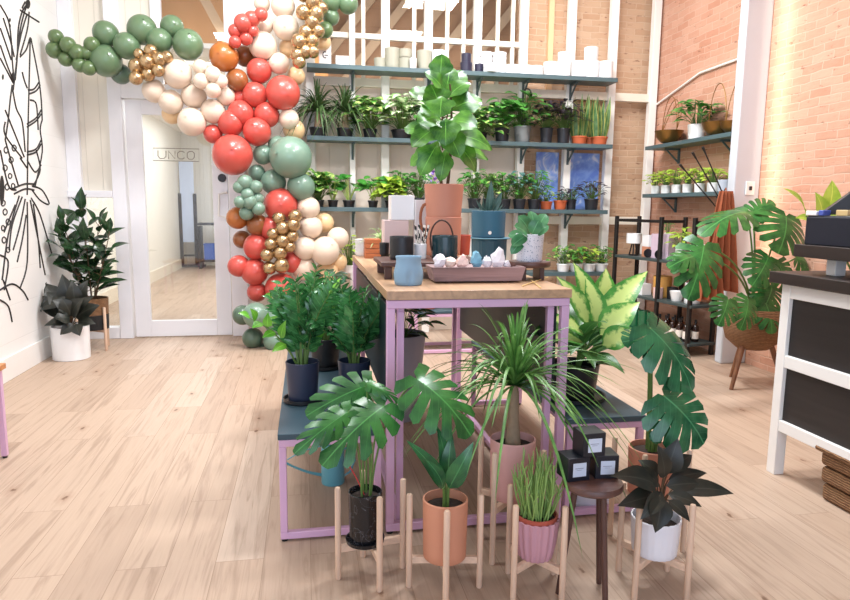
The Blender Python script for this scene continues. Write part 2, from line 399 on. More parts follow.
# ---- door frame, sidelight and the glazed door
DT = M('door_white', (238,238,242), .4, var=.02)
mb = MB(); mb.span(-1.93, -1.80, YB-.05, YB+.1, 0, 4.1); mb.span(-.79, -.62, YB-.05, YB+.1, 0, 4.1); mb.span(-1.80, -.79, YB-.05, YB+.1, 2.45, 2.6)
mb.span(-1.5, -1.40, YB-.02, YB+.06, 2.6, 4.1); mb.span(XL, -1.93, YB-.04, YB+.08, 0, .12)
mb.span(XL, -2.22, YB-.04, YB+.08, .12, 4.1); mb.span(XL, -1.93, YB-.07, YB+.08, 1.46, 1.53)
struct('trim_15', mb, DT, bevel=.005)
struct('window_2', MB().span(-2.22, -1.93, YB+.02, YB+.03, .12, 1.46), glass('side_glass', (252,254,255), .93), smooth=0)
struct('wall_back_left', MB().span(-2.22, -1.93, YB+.02, YB+.05, 1.53, 4.1), boards('cream_panel', (238,231,216), 0, .145), smooth=0)
struct('window_3', MB().span(-1.40, -.79, YB+.02, YB+.03, 2.6, 4.1), glass('side_glass', (252,254,255), .93), smooth=0)
struct('wall_back_transom', MB().span(-1.80, -1.50, YB+.02, YB+.05, 2.6, 4.1), boards('cream_panel', (238,231,216), 0, .145), smooth=0)
struct('wall_back_upper', MB().span(-.62, .05, YB, YB+.06, 2.66, 4.1), bead, smooth=0)
mb = MB(); mb.beam((-1.9, 8.1, 5.2), (-.45, 8.1, 2.5), .30, .1); struct('trim_16', mb, M('pale_rafter', (232,198,160), .7))
struct('wall_stair', MB().span(-3.0, .3, 8.6, 8.7, 3.0, 5.6), M('stair_wall', (214,160,108), .8), smooth=0)
dx0, dx1 = -1.78, -.80
mb = MB(); mb.span(dx0, dx0+.155, YB-.02, YB+.03, .01, 2.44); mb.span(dx1-.155, dx1, YB-.02, YB+.03, .01, 2.44)
mb.span(dx0+.155, dx1-.155, YB-.02, YB+.03, .01, .18); mb.span(dx0+.155, dx1-.155, YB-.02, YB+.03, 2.3, 2.44)
door = struct('door_1', mb, DT, bevel=.004)
MB().span(dx0+.155, dx1-.155, YB+.0, YB+.008, .18, 2.3).build('pane', glass('door_glass', (252,254,255), .93), door, smooth=0)
p = at_y(222, 178, YB-.03)
MB().lathe([(.0, 0), (.042, 0), (.042, .02), (.036, .026), (0, .026)], 24, rot=Matrix.Rotation(pi/2, 3, 'X'), c=(p.x, YB-.02, p.z)).build('lock', BLACKPL, door)
hz = at_y(222, 205, YB-.03).z; hx = p.x+.01
MB().tube([(hx+.03, YB-.02, hz+.13), (hx+.03, YB-.07, hz+.13), (hx-.04, YB-.075, hz+.11), (hx-.05, YB-.075, hz-.11), (hx+.03, YB-.07, hz-.13), (hx+.03, YB-.02, hz-.13)], .012, 8).build('handle', WHITE, door)
# lettering on the glass: the framed shop name in thin strokes
mb = MB(); gy = YB-.004
def gp(px, py): q = at_y(px, py, gy); return (q.x, gy, q.z)
def stroke(pl, r=.004, closed=False): mb.tube([gp(*q) for q in pl], r, 4, closed=closed)
stroke([(153,148),(199,149),(199,161.5),(153,160.5)], .0035, True)
stroke([(158,150.5),(158,156),(160,158.5),(164,158.5),(166,156.5),(166,150.8)])
stroke([(168.5,158.8),(168.5,151),(175,158.8),(175,151.2)])
stroke([(184.5,152.6),(182.5,151.3),(179.5,151.3),(177.6,153),(177.6,157),(179.5,159),(182.5,159),(184.5,157.6)])
stroke([(189,151.5),(192.5,151.5),(194.3,153.3),(194.3,157.3),(192.5,159.3),(189,159.2),(187.2,157.3),(187.2,153.3)], .004, True)
mb.build('lettering', M('grey_lettering', (150,140,130), .6), door)
# standing mirror far down the hall, and a small table beside it
q = at_z(190, 268); s = mpp(q)
mir = thing('standing_mirror', 'tall mirror on a black wheeled stand seen through the glass door', 'mirror', (q.x, q.y, 0))
w = 7*s; h = 105*s
boxpart('glass_panel', (0, 0, h*.62), (w*1.9, .03, h*.75), M('mirror_reflection', (196,210,236), .15, spec=.8), mir)  # bluish white reflection is painted into the mirror's base colour
for sx_ in (-1, 1): boxpart('post', (sx_*w*1.0, 0, h*.36), (.07, .06, h*.68), BLACKMET, mir)
boxpart('base_bar', (0, 0, .05), (w*4.4, .06, .06), BLACKMET, mir); boxpart('crossbar', (0, .0, h*.12), (w*1.5, .04, .04), BLACKMET, mir)
q2 = at_y(210, 268, 15.2); q2.z = 0; s2 = mpp(q2)
tb = thing('side_table', 'dark side table in the hall behind the standing mirror', 'table', (q2.x, q2.y, 0))
boxpart('tabletop', (0, 0, 44*s2), (18*s2, .4, .05), BLACKMET, tb)
for sx_ in (-1, 1): boxpart('leg', (sx_*8*s2, 0, 21*s2), (.06, .3, 42*s2), BLACKMET, tb)
boxpart('shelf', (0, 0, 8*s2), (16*s2, .35, .05), BLACKMET, tb)
bg = thing('storage_box', 'blue box standing on the lower shelf of the dark hall table', 'box', (q2.x+.02, q2.y-.02, 8*s2+.026))
boxpart('body', (0, 0, .16), (.22, .3, .32), M('blue_box', (70,100,180), .6), bg); boxpart('lid', (0, 0, .335), (.24, .32, .03), M('blue_box', (70,100,180), .6), bg)

# ---- mural of line work painted on the left wall
mural = MB(); mx_ = XL+.002
LINES = [[(29,1),(25,10),(20,30),(17,57)],[(29,2),(22,12),(18,30),(17,57),(15,80)],[(29,12),(27,30),(20,55)],[(20,10),(39,22)],
[(0,5),(8,20),(11,40),(12,60),(14,82)],[(0,28),(6,45),(11,60)],[(0,45),(8,68),(14,82)],[(0,58),(13,83)],[(20,57),(26,50),(30,38),(32,45),(36,65),(39,82),(41,100),(42,120)],
[(30,38),(29,80),(28,120),(27,195)],[(22,72),(24,80),(27,88)],[(28,90),(34,89),(39,82)],[(29,94),(36,91),(40,85)],[(27,124),(36,118),(41,110)],[(27,127),(36,121),(41,114)],
[(12,85),(10,100),(8,120),(5,140)],[(12,87),(16,108),(22,122),(25,152)],[(5,110),(24,157)],[(42,120),(40,130),(42,152),(35,186)],[(27,152),(36,149),(41,140)],[(27,155),(36,152),(41,144)],
[(27,160),(35,172),(41,165)],[(5,122),(5,135),(22,158)],[(14,188),(25,184),(35,184)],[(14,194),(25,189),(34,190)],[(32,186),(42,190),(49,204),(40,200),(32,190)],
[(19,196),(8,235),(2,280)],[(25,199),(20,225),(13,250)],[(27,202),(27,262),(20,288)],[(30,200),(45,275)],[(31,198),(40,215),(52,255)],[(22,197),(12,225),(9,250)],[(26,215),(22,240),(17,262)],
[(0,290),(12,284),(22,290),(28,300)],[(0,300),(8,306),(12,322)],[(3,280),(10,300)],[(17,57),(13,90)],[(25,2),(22,8)],[(5,140),(12,165),(18,185)],[(0,150),(8,185),(16,190)],[(36,150),(40,170),(33,186)],[(0,255),(8,262),(4,290)]]
LINES += [[(14,57),(10,40),(3,18)],[(30,100),(36,104),(38,130)],[(20,158),(27,168)],[(15,205),(4,232)],[(33,204),(38,240),(40,268)],[(16,60),(21,34),(27,14)]]
for pl in LINES:
    # smooth through the points
    pts = []
    for i in range(len(pl)-1):
        p0, p1, p2, p3 = (V(pl[max(i-1,0)]+(0,)), V(pl[i]+(0,)), V(pl[i+1]+(0,)), V(pl[min(i+2,len(pl)-1)]+(0,)))
        for k in range(5):
            t = k/5; pts.append(.5*((2*p1)+(p2-p0)*t+(2*p0-5*p1+4*p2-p3)*t*t+(3*p1-p0-3*p2+p3)*t**3))
    pts.append(V(pl[-1]+(0,)))
    mural.tube([at_x(q.x, q.y, mx_) for q in pts], .008, 4)
for (x, y, r) in [(6,150,3),(11,160,3),(5,168,3),(14,148,3),(7,187,3),(13,186,2.5),(5,212,3),(8,222,3),(4,240,3),(8,250,2.5),(3,203,3),(10,176,2.5),(3,228,2.5)]:
    mural.tube([at_x(x+r*.7*cos(a*pi/5), y+r*sin(a*pi/5), mx_) for a in range(10)], .006, 4, closed=True)
for (x, y, w, h) in [(10,20,1,2),(10,26,1,2),(3,77,1,3),(12,47,1,2.5),(28,4,2.4,5),(13,76,1.5,4),(2,190,2.6,15)]:
    c = [at_x(x+w*cos(a*pi/5), y+h*sin(a*pi/5), mx_+.001) for a in range(10)]; mural.add(c, [tuple(range(10))])
mu = mural.build('mural_lines', M('black_mural_ink', (32,28,26), .7), wl, smooth=0)

# ================================================================== LIGHT
def area(name, loc, rot, sx_, sy_, power, col):
    l = bpy.data.lights.new(name, 'AREA'); l.shape = 'RECTANGLE'; l.size = sx_; l.size_y = sy_; l.energy = power; l.color = col
    o = bpy.data.objects.new(name, l); COL.objects.link(o); o.location = loc; o.rotation_euler = rot; return o
WARM = (.97, .98, 1); NEUT = (.92, .96, 1); COOL = (.66, .78, 1)
area('ceiling_lamp_a', (-.4, 5.3, 4.2), (0,0,0), .7, .5, 90, WARM)
area('ceiling_lamp_b', (1.75, 5.0, 4.2), (0,0,0), .7, .5, 115, WARM)
area('ceiling_lamp_c', (1.6, 3.3, 4.2), (0,0,0), .6, .5, 95, NEUT)
area('ceiling_lamp_d', (-1.1, 2.6, 4.2), (0,0,0), .7, .5, 45, NEUT)
area('shop_window', (0, YF+.1, 2.0), (radians(90),0,0), 4.6, 2.6, 130, COOL)
area('hall_fill', (-1.2, 11, 2.95), (0,0,0), 2.2, 6, 150, NEUT)  # unseen overhead light, added to brighten the hall behind the door
area('roof_fill', (.6, 8.0, 3.06), (radians(118),0,0), 4.5, .5, 26, (1, .95, .88))  # added fill hidden below the panes, lights rafters and far wall
area('wall_washer', (3.88, 5.16, 2.2), (radians(90), 0, radians(-95)), .05, 3.8, 5, (1,.88,.68))
area('shelf_wash', (1.7, 6.05, 4.24), (radians(24),0,0), 3.4, .3, 42, NEUT)  # added strip of light without a fixture, brightens the long shelves
w = bpy.data.worlds.new('world'); SC.world = w; w.use_nodes = True
bgn = w.node_tree.nodes['Background']; bgn.inputs[0].default_value = (.74, .84, 1, 1); bgn.inputs[1].default_value = .45
SC.view_settings.view_transform = 'Standard'; SC.view_settings.look = 'None'; SC.view_settings.gamma = 1; SC.view_settings.use_curve_mapping = False
SC.view_settings.exposure = 0.1

# ================================================================== BALLOON GARLAND
BALM = {k: M(k+'_balloon', c, .32, var=.02, scale=3, coat=.25) for k, c in dict(
    olive=(92,116,74), green=(96,122,90), sage=(116,144,126), deep=(84,108,90), cream=(226,206,186), peach=(232,196,150), coral=(200,80,70), brown=(176,102,46), tan=(146,86,46)).items()}
BALM['gold'] = GOLD
BLAB = dict(olive='olive green balloon', green='green balloon', sage='sage green balloon', deep='dark sage balloon', cream='cream balloon', peach='peach balloon', coral='coral balloon', brown='rust orange balloon', tan='brown balloon', gold='chrome gold balloon')
gar = thing('balloon_garland', 'balloon garland in green, coral, cream and gold sweeping down beside the glass door', 'balloon garland', (-.5, 6.6, 0))
bprof = [(1e-6,-1.12),(.035,-1.115),(.05,-1.09),(.022,-1.05)]
def balloon(par, x, y, r, col, Y, rnd):
    c = at_y(x, y, Y); R = r*mpp(c)
    mb = MB(); n = 12
    pr = [(.07,-1.13),(.045,-1.10),(.03,-1.06)] + [(max(1e-6, sin(pi*i/n)*(1+.0*i)), -cos(pi*i/n)*(1.06 if i < n/2 else 1.0)) for i in range(1, n+1)]
    mb.lathe([(a*R, b*R) for a, b in pr], 22)
    o = mb.build('balloon', BALM[col], par, smooth=80); o.location = c - gar.location - (V(par.location) if par != gar else V())
    # neck turned back towards the middle of the garland
    o.rotation_euler = (radians(rnd.uniform(-125, -75)), rnd.uniform(-.5, .5), rnd.uniform(-.6, .6)); o['label'] = BLAB[col]
rb = random.Random(4)
BIG = [(106,34,12.5,'green'),(106,61,15.5,'green'),(127,46,13,'green'),(142,30,14.5,'green'),(160,41,12.5,'green'),(172,27,11.5,'green'),(188,45,15,'green'),(121,74,10,'deep'),(93,62,6.5,'olive'),
(177.5,74,14.5,'cream'),(154,91,11.5,'cream'),(171,102,12,'cream'),(194,96,12.5,'cream'),(192,122,14,'cream'),(213,111.5,12,'cream'),(172,114,10,'peach'),(226,96,9.5,'cream'),
(224,57,14.5,'brown'),(245,56,10.5,'tan'),(237,80,11,'tan'),
(259,71,12.5,'coral'),(283,93,17,'coral'),(255,95,12.5,'coral'),(240,97,8,'coral'),(241,114,13.5,'coral'),(231,123.5,13,'coral'),(267,115,12.5,'coral'),(257,132,14,'coral'),(213,134,9.5,'coral'),(232.5,155,20,'coral'),
(265,26,8,'cream'),(286,27,13,'cream'),(263,46,14,'cream'),(279,63.5,10.5,'cream'),(262,4,8,'cream'),(283,6,12,'cream'),(289,48,10,'peach'),(289,119,10,'cream'),(294,130,11,'peach'),(296,76,9,'peach'),(270,-14,12,'cream'),(292,-14,12,'cream'),
(331.6,2,9.5,'green'),(348,4,10,'green'),(331,17,8.5,'green'),(325,30,8,'olive'),(342,-14,11,'green'),(323,42,8,'peach'),
(291,157.5,21,'sage'),(263,154.5,10,'sage'),(257,173,8.5,'sage'),(273.5,182,12.5,'sage'),(301,187,14,'sage'),(278,146,10,'sage'),
(281,205,17,'coral'),(237.5,218,11,'brown'),(257.5,225,11,'tan'),(242,239.5,9,'tan'),(257,247,13.5,'coral'),(239,266,11,'coral'),(254.5,272,13.5,'coral'),(281,289,16,'coral'),(257,292,10,'coral'),(271,228,12,'coral'),(292,262,11,'coral'),
(308.5,208,11.5,'cream'),(311,227,11.5,'cream'),(324,223,10,'peach'),(305,248,12,'cream'),(325,251,14.5,'cream'),(338,238,11,'cream'),(303.5,268,12,'cream'),(327,273,12,'peach'),(338,262,9,'peach'),
(242.5,315,10,'deep'),(256,315,13,'sage'),(276,321,12.5,'sage'),(253,338,10.5,'deep'),(275,341,11.5,'sage'),(262,350,8,'deep'),(290,306,11,'deep'),(291,332,12,'deep')]
for (x, y, r, c) in BIG:
    back = c in ('peach', 'deep') or (r < 10.6 and c in ('tan',))
    Y = (6.86 if y < 300 else 6.62) - .011*r*(.6+.5*rb.random()) + (.12 if back else 0)
    balloon(gar, x, y, r, c, Y, rb)
SMALL = {'olive': [(56,37,6.5),(55,50,7.5),(68,45,7),(66,59,6.5),(77,52,7),(80,65,6.5),(87,53,6),(92,45,7),(89,68,6.5)],
'gold': [(139,54,5),(151,51,6),(136,66,6.5),(147,62,6.5),(159,59,6.5),(167,57,5.5),(136,78,6),(148,74,6.5),(158,70,6)],
'cream': [(200,67,6.5),(201.5,81,7),(213,74.5,7),(221,81,6),(213,90,7)],
'coral': [(243,23,8),(235,31,6),(235,42,5.5),(246,38.5,6),(252,19,7),(261,14.5,6),(253,31,5)],
'gold ': [(303,12.5,6.5),(313,2,7),(316,14,7),(322,8,5.5),(312,22,6.5),(318,31,6),(306,32,6.5),(299,41.5,7),(312,41,6.5),(305,51.5,6.5),(297,55,6),(299,62,6),(313,52,5.5),(304,-6,7)],
'sage': [(245,182.5,7),(239,187,5.5),(256,187,6),(247.5,194.5,6),(240,202,5.5),(250,202,6.5),(258,199,5.5),(258.5,208.5,6),(246.5,213,6.5)],
'gold  ': [(279,218,6),(295,216,6),(282.5,228,6.5),(293.5,225,6),(273,234,5.5),(283,241,6.5),(292.5,236,5.5),(270.5,244,5.5),(280,253,6.5),(290,247,5),(267,255,6),(269.5,268,6),(281.5,265.5,7)]}
for c, lst in SMALL.items():
    cl = bpy.data.objects.new('balloon_cluster', None); COL.objects.link(cl); cl.parent = gar; cl.empty_display_size = .05
    cx = sum(q[0] for q in lst)/len(lst); cy = sum(q[1] for q in lst)/len(lst); cl.location = at_y(cx, cy, 6.6) - gar.location
    cl['label'] = 'cluster of small %s' % (BLAB[c.strip()]+'s')
    for (x, y, r) in lst: balloon(cl, x, y, r*1.13, c.strip(), 6.57+rb.uniform(0, .06)+(.1 if c == 'olive' else 0), rb)

# ================================================================== FURNITURE
def rail_frame(par, name, x0, x1, y, z0, z1, w=.03):
    """closed rectangular loop of square tube facing the room"""
    mb = MB(); mb.span(x0, x1, y, y+w, z1-w, z1); mb.span(x0, x1, y, y+w, z0, z0+w); mb.span(x0, x0+w, y, y+w, z0+w, z1-w); mb.span(x1-w, x1, y, y+w, z0+w, z1-w)
    return mb.build(name, PINK, par, bevel=.003)
# tall display table
TZ = 1.06
tab = thing('display_table', 'tall display table with oak top and pink square tube frame in the centre', 'table', (.72, 3.64, 0))
X0, X1, Y0, Y1 = -.398, .396, -1.0, 1.0
boxpart('tabletop', (0, 0, 1.041), (.80, 2.02, .038), OAKTOP, tab, .002)
for nm, y in (('front_frame', Y0), ('rear_frame', Y1-.035)): rail_frame(tab, nm, X0, X1, y, .012, 1.02, .035)
for x in (X0+.05, X1-.08):
    mb = MB(); mb.span(x, x+.03, Y0+.05, Y1-.05, .965, .995); mb.span(x, x+.03, Y0+.05, Y0+.08, .042, .965); mb.span(x, x+.03, Y1-.08, Y1-.05, .042, .965); mb.span(x, x+.03, Y0+.05, Y1-.05, .012, .042)
    mb.build('side_frame', PINK, tab, bevel=.003)
for x in (X0+.025, X1-.025): boxpart('side_panel', (x, 0, .755), (.016, 1.80, .45), M('dark_teal_panel', (24,42,50), .4, var=.08), tab)
for x in (X0+.017, X1-.017):
    for y in (Y0+.017, Y1-.017): MB().cyl((x, y, 0), .014, .013, 12).build('foot', BLACKPL, tab)
# low benches either side
BZ = .472
def bench(x0, x1, y0, y1, label, nm='display_bench', h=BZ):
    b = thing(nm, label, 'bench', ((x0+x1)/2, (y0+y1)/2, 0)); w, d = (x1-x0)/2, (y1-y0)/2
    boxpart('bench_top', (0, 0, h-.013), (2*w, 2*d, .026), NAVY, b, .003)
    for nm2, y in (('front_frame', -d+.004), ('rear_frame', d-.034)): rail_frame(b, nm2, -w+.004, w-.004, y, .01, h-.027, .03)
    mb = MB()
    for x in (-w+.02, w-.05): mb.span(x, x+.03, -d+.04, d-.04, h-.057, h-.027)
    mb.build('side_rails', PINK, b, bevel=.003)
    for x in (-w+.02, w-.02):
        for y in (-d+.02, d-.02): MB().cyl((x, y, 0), .013, .011, 12).build('foot', BLACKPL, b)
    return b
bench(-.127, .305, 2.642, 4.55, 'low bench with dark teal top and pink frame left of the tall table')
bench(1.135, 1.515, 2.655, 4.4, 'low bench with dark teal top and pink frame right of the tall table')
bench(1.0, 2.3, 6.05, 6.45, 'low bench with dark teal top and pink frame far behind the tall table', h=.42)
# pink legged table at the left edge of the picture
q = at_z(3, 457); bt = thing('side_table', 'small table with oak top and pink leg at the left wall', 'table', (q.x-.235, q.y-.26, 0))
boxpart('tabletop', (0, 0, .515), (.56, .56, .03), wood('orange_oak', (196,134,84), 'x'), bt)
for sx_ in (-1, 1):
    for sy_ in (-1, 1):
        boxpart('leg', (sx_*.25, sy_*.25, .256), (.03, .03, .488), PINK, bt); MB().cyl((sx_*.25, sy_*.25, 0), .013, .013, 10).build('foot', BLACKPL, bt)
for sy_ in (-1, 1): boxpart('rail', (0, sy_*.25, .486), (.47, .03, .028), PINK, bt)
# sales counter
cn = thing('sales_counter', 'white framed sales counter with black panels and dark wood top on the right', 'counter', (2.45, 2.1, 0))
CW = wood('counter_top', (40,30,27), 'y', .5, .75)
PAN = wood('black_panel', (38,34,33), 'y', .5, .8)
y0, y1 = -1.3, .92
boxpart('countertop', (.42, -.19, 1.059), (.94, 2.3, .058), CW, cn)
for x_ in (0, .72):
    for y_ in (y0, y1-.06): MB().span(x_, x_+.06, y_, y_+.06, 0, 1.03).build('leg', WHITE, cn, bevel=.003)
mb = MB()
for z0, z1 in ((.955, 1.03), (.59, .655), (.245, .305)):
    mb.span(.002, .05, y0+.06, y1-.06, z0, z1); mb.span(.06, .72, y1-.055, y1-.005, z0, z1)
mb.build('rails', WHITE, cn, bevel=.003)
boxpart('panel', (.03, (y0+y1)/2, .805), (.02, y1-y0-.12, .3), PAN, cn); boxpart('panel', (.03, (y0+y1)/2, .447), (.02, y1-y0-.12, .285), PAN, cn)
boxpart('end_panel', (.39, y1-.03, .63), (.66, .02, .66), PAN, cn)
boxpart('upper_shelf', (.32, -.25, 1.205), (.66, 2.2, .062), CW, cn)
for y in (.72, -.9): boxpart('shelf_post', (.13, y, 1.131), (.06, .06, .086), WHITE, cn)
# wicker basket under the counter
q = at_z(822, 497); wb = thing('wicker_basket', 'brown wicker basket on the floor under the counter', 'basket', (q.x+.15, q.y-.20, 0))
WICK = NT('wicker'); cc = WICK.coord(scale=(1,1,1)); wv = WICK.node('ShaderNodeTexWave', Scale=26.0, Distortion=3.0, bands_direction='Z'); WICK.link(cc, wv.inputs[0])
wv2 = WICK.node('ShaderNodeTexNoise', Scale=40.0); WICK.link(cc, wv2.inputs['Vector'])
WICK.link(WICK.mix(WICK.math('MULTIPLY', wv.outputs[1], wv2.outputs[0]), lin((104,70,44)), lin((186,142,98))), WICK.b.inputs[0]); WICK.bump(wv.outputs[1], .6, .01); WICK.b.inputs['Roughness'].default_value = .8; WICK = WICK.m
mb = MB()
for z0, z1, g in ((0, .085, 0), (.088, .17, .008), (.173, .25, .012)): mb.span(-.17-g, .17+g, -.19-g, .19+g, z0, z1)
mb.build('body', WICK, wb, bevel=.02); mb = MB()
mb.tube([(-.19,-.21,.255),(.19,-.21,.255),(.19,.21,.255),(-.19,.21,.255)], .014, 8, closed=True); mb.build('rim', WICK, wb)
# things on the counter
q = V((2.46, 2.55, 1.236)); pb = thing('payment_box', 'matte dark navy box on the raised counter shelf', 'box', (q.x+.14, 2.56, 1.236))
boxpart('body', (0, 0, .07), (.26, .72, .14), M('dark_navy_box', (26,28,40), .6, spec=.3), pb, .006); boxpart('lid_seam', (0, 0, .1425), (.25, .71, .005), BLACKPL, pb)
e = thing('card_holder', 'black slanted easel card holder standing on the navy counter box', 'holder', (2.585, 2.83, 1.3865), -.6)
MB().add([(-.085,-.05,.006),(.07,-.05,.006),(.07,-.05,.105),(.035,-.05,.115),(-.085,.05,.006),(.07,.05,.006),(.07,.05,.105),(.035,.05,.115)], [(0,1,2,3),(7,6,5,4),(1,0,4,5),(2,1,5,6),(3,2,6,7),(0,3,7,4)]).build('body', M('black_card', (24,24,27), .45), e, bevel=.003)
boxpart('base', (.0, .0, .003), (.17, .11, .006), BLACKPL, e)
for i, (dy, dx, cl_, sz, lb) in enumerate([(.33, -.105, (232,232,236), (.05,.07,.022), 'small white box on the front edge of the navy counter box'), (.27, -.105, (70,90,170), (.045,.03,.026), 'small blue package on the navy counter box next to white box'), (.15, -.105, (196,170,120), (.03,.07,.028), 'tan wooden block lying on the navy counter box')]):
    t_ = boxpart('small_box', (pb.location.x+dx, pb.location.y+dy, 1.3815+sz[2]/2), sz, M('small_box_%s' % 'abc'[i], cl_, .5), None); tag(t_, lb, 'box')

# ---- wall shelves: three long boards on the lattice, two on the brick wall
def wshelf(x0, x1, yf, zt, label, th=.045, depth=.27, br=()):
    s_ = thing('wall_shelf', label, 'shelf', ((x0+x1)/2, yf+depth/2, zt))
    boxpart('board', (0, 0, -th/2), (x1-x0, depth, th), SHELFB, s_)
    for x in br:
        xx = x-(x0+x1)/2; mb = MB(); mb.span(xx-.012, xx+.012, -.08, depth/2-.02, -th-.02, -th); mb.span(xx-.012, xx+.012, depth/2-.03, depth/2-.01, -th-.17, -th)
        mb.beam((xx, -.05, -th-.02), (xx, depth/2-.025, -th-.15), .014); mb.build('bracket', SHELFB, s_)
    return s_
SY = 6.90
S1, S2, S3 = 2.815, 2.108, 1.392
wshelf(.03, 3.36, SY, S1, 'topmost long dark teal wall shelf holding white ceramics', br=(.5, 1.31, 1.85, 2.37, 2.92))
wshelf(.02, 3.34, SY, S2, 'middle long dark teal wall shelf holding ponytail palms and snake plants', br=(.5, 1.31, 1.85, 2.37, 2.92))
wshelf(.10, 3.32, SY, S3, 'lowest long dark teal wall shelf with small black pots', br=(.5, 1.31, 1.85, 2.37, 2.92))
S4 = .70
wshelf(.55, 3.35, SY, S4, 'low teal shelf near the floor with white potted seedlings', br=(1.31, 2.37))
def rshelf(y0, y1, zt, label, th=.04, depth=.25):
    s_ = thing('wall_shelf', label, 'shelf', (XR-depth/2, (y0+y1)/2, zt))
    boxpart('board', (0, 0, -th/2), (depth, y1-y0, th), SHELFB, s_)
    for y in (-(y1-y0)/2+.25, (y1-y0)/2-.3):
        mb = MB(); mb.span(-.05, depth/2-.001, y-.012, y+.012, -th-.02, -th); mb.span(depth/2-.02, depth/2-.001, y-.012, y+.012, -th-.16, -th); mb.beam((-.03, y, -th-.02), (depth/2-.012, y, -th-.15), .014); mb.build('bracket', SHELFB, s_)
RA, RB = 2.10, 1.575
rshelf(5.43, 6.95, RA, 'upper teal shelf on the right brick wall with brass bowls')
rshelf(5.43, 6.95, RB, 'lower teal shelf on the right brick wall with pale seedlings')

# ---- plant stands
def stand(cx, cy, side, h, rz, label, barz=.15, r=.0115):
    s_ = thing('plant_stand', label, 'plant stand', (cx, cy, 0), rz, 'pale wooden plant stands')
    a = side/2
    for sx_ in (-1, 1):
        for sy_ in (-1, 1): MB().lathe([(r*.8, 0), (r, .004), (r, h-.006), (r*.75, h)], 14, (sx_*a, sy_*a, 0)).build('leg', OAKZ, s_)
    for k in (0, 1):
        l_ = side*1.41-.02; mb = MB().box((0, 0, barz-.013-(0)), (l_, .02, .026), rz=pi/4+k*pi/2); mb.build('crossbar', OAKX, s_, bevel=.002)
    return s_

# ================================================================== PLANT KIT
LM = dict(
    mon=leafmat('monstera_leaf', (32,84,40), (60,124,56), .3, 'vein', trans=.15, mw=.35),
    mondk=leafmat('dark_monstera_leaf', (32,84,54), (54,116,74), .22, 'vein', trans=.12, mw=.35),
    fid=leafmat('fiddle_leaf', (40,96,30), (100,160,58), .32, 'vein', mw=.5),
    rub=leafmat('rubber_leaf', (27,31,26), (43,44,35), .4, 'plain', trans=.05),
    rubg=leafmat('rubber_leaf_green', (28,52,30), (44,76,42), .25, 'plain', trans=.1),
    zz=leafmat('zz_leaf', (40,98,50), (84,150,86), .2, 'plain', trans=.12),
    zzn=leafmat('zz_new_leaf', (86,164,46), (128,196,70), .28, 'plain'),
    pony=leafmat('ponytail_leaf', (66,116,50), (112,160,82), .4, 'plain', trans=.2),
    ponyd=leafmat('ponytail_leaf_dark', (48,78,40), (84,112,62), .45, 'plain', trans=.2),
    snake=leafmat('snake_leaf', (62,104,58), (112,148,92), .4, 'edge', (186,186,100)),
    dieff=leafmat('dieffenbachia_leaf', (56,128,50), (92,164,70), .3, 'center', (200,220,132)),
    pothos=leafmat('pothos_leaf', (60,126,48), (104,166,70), .35, 'splash', (200,218,130)),
    white=leafmat('arrowhead_leaf', (92,146,72), (140,184,104), .4, 'center', (226,236,200)),
    green=leafmat('bush_leaf', (52,116,46), (92,154,66), .38, 'plain'),
    dark=leafmat('dark_bush_leaf', (34,30,36), (62,50,58), .35, 'plain', trans=.05),
    lime=leafmat('lime_leaf', (150,190,60), (196,216,90), .45, 'plain', trans=.3),
    pil=leafmat('pilea_leaf', (44,118,40), (80,152,58), .35, 'plain'),
    blue=leafmat('blue_green_leaf', (66,110,104), (104,146,138), .45, 'plain'),
    peri=leafmat('oval_green_leaf', (50,108,70), (86,146,98), .3, 'plain'),
    bird=leafmat('bird_leaf', (32,80,52), (56,116,66), .25, 'vein', trans=.12),
    cact=leafmat('pencil_leaf', (120,160,84), (160,192,110), .5, 'plain'))
GA = 2.39996
def dv(az, el): return V((cos(az)*cos(el), sin(az)*cos(el), sin(el)))
def make_pot(par, h, rt, rb, mat, th=.006, soil=.018, flute=0, nf=0, belly=0, rim=0, name='pot', seg=32, lip=0, saucer=None):
    pr = [(rb*.96, 0), (rb, .004)]
    for i in range(1, 7):
        t = i/7; pr.append((rb+(rt-rb)*t+belly*sin(pi*t), h*t))
    if rim: pr += [(rt, h-rim), (rt+lip, h-rim), (rt+lip, h-.002), (rt+lip-.002, h), (rt-th, h)]
    else: pr += [(rt, h-.002), (rt-.002, h), (rt-th, h)]
    pr += [(rt-th-.001, h-soil-.008), (0.0005, h-soil-.008)]
    o = MB().lathe(pr, seg*(2 if nf else 1), flute=flute, nf=nf).build(name, mat, par)
    if soil and name == 'pot':
        k = rt-th; MB().lathe([(k*.985, h-soil-.006), (k*.7, h-soil+.001), (k*.3, h-soil+.003), (.0005, h-soil+.004)], seg).build('soil', SOIL, par)
    if saucer: MB().lathe([(rb*1.12, -.012), (rb*1.3, 0), (rb*1.3, .003), (rb*1.1, -.004), (.001, -.004)], 28).build('saucer', saucer, par)
    return o
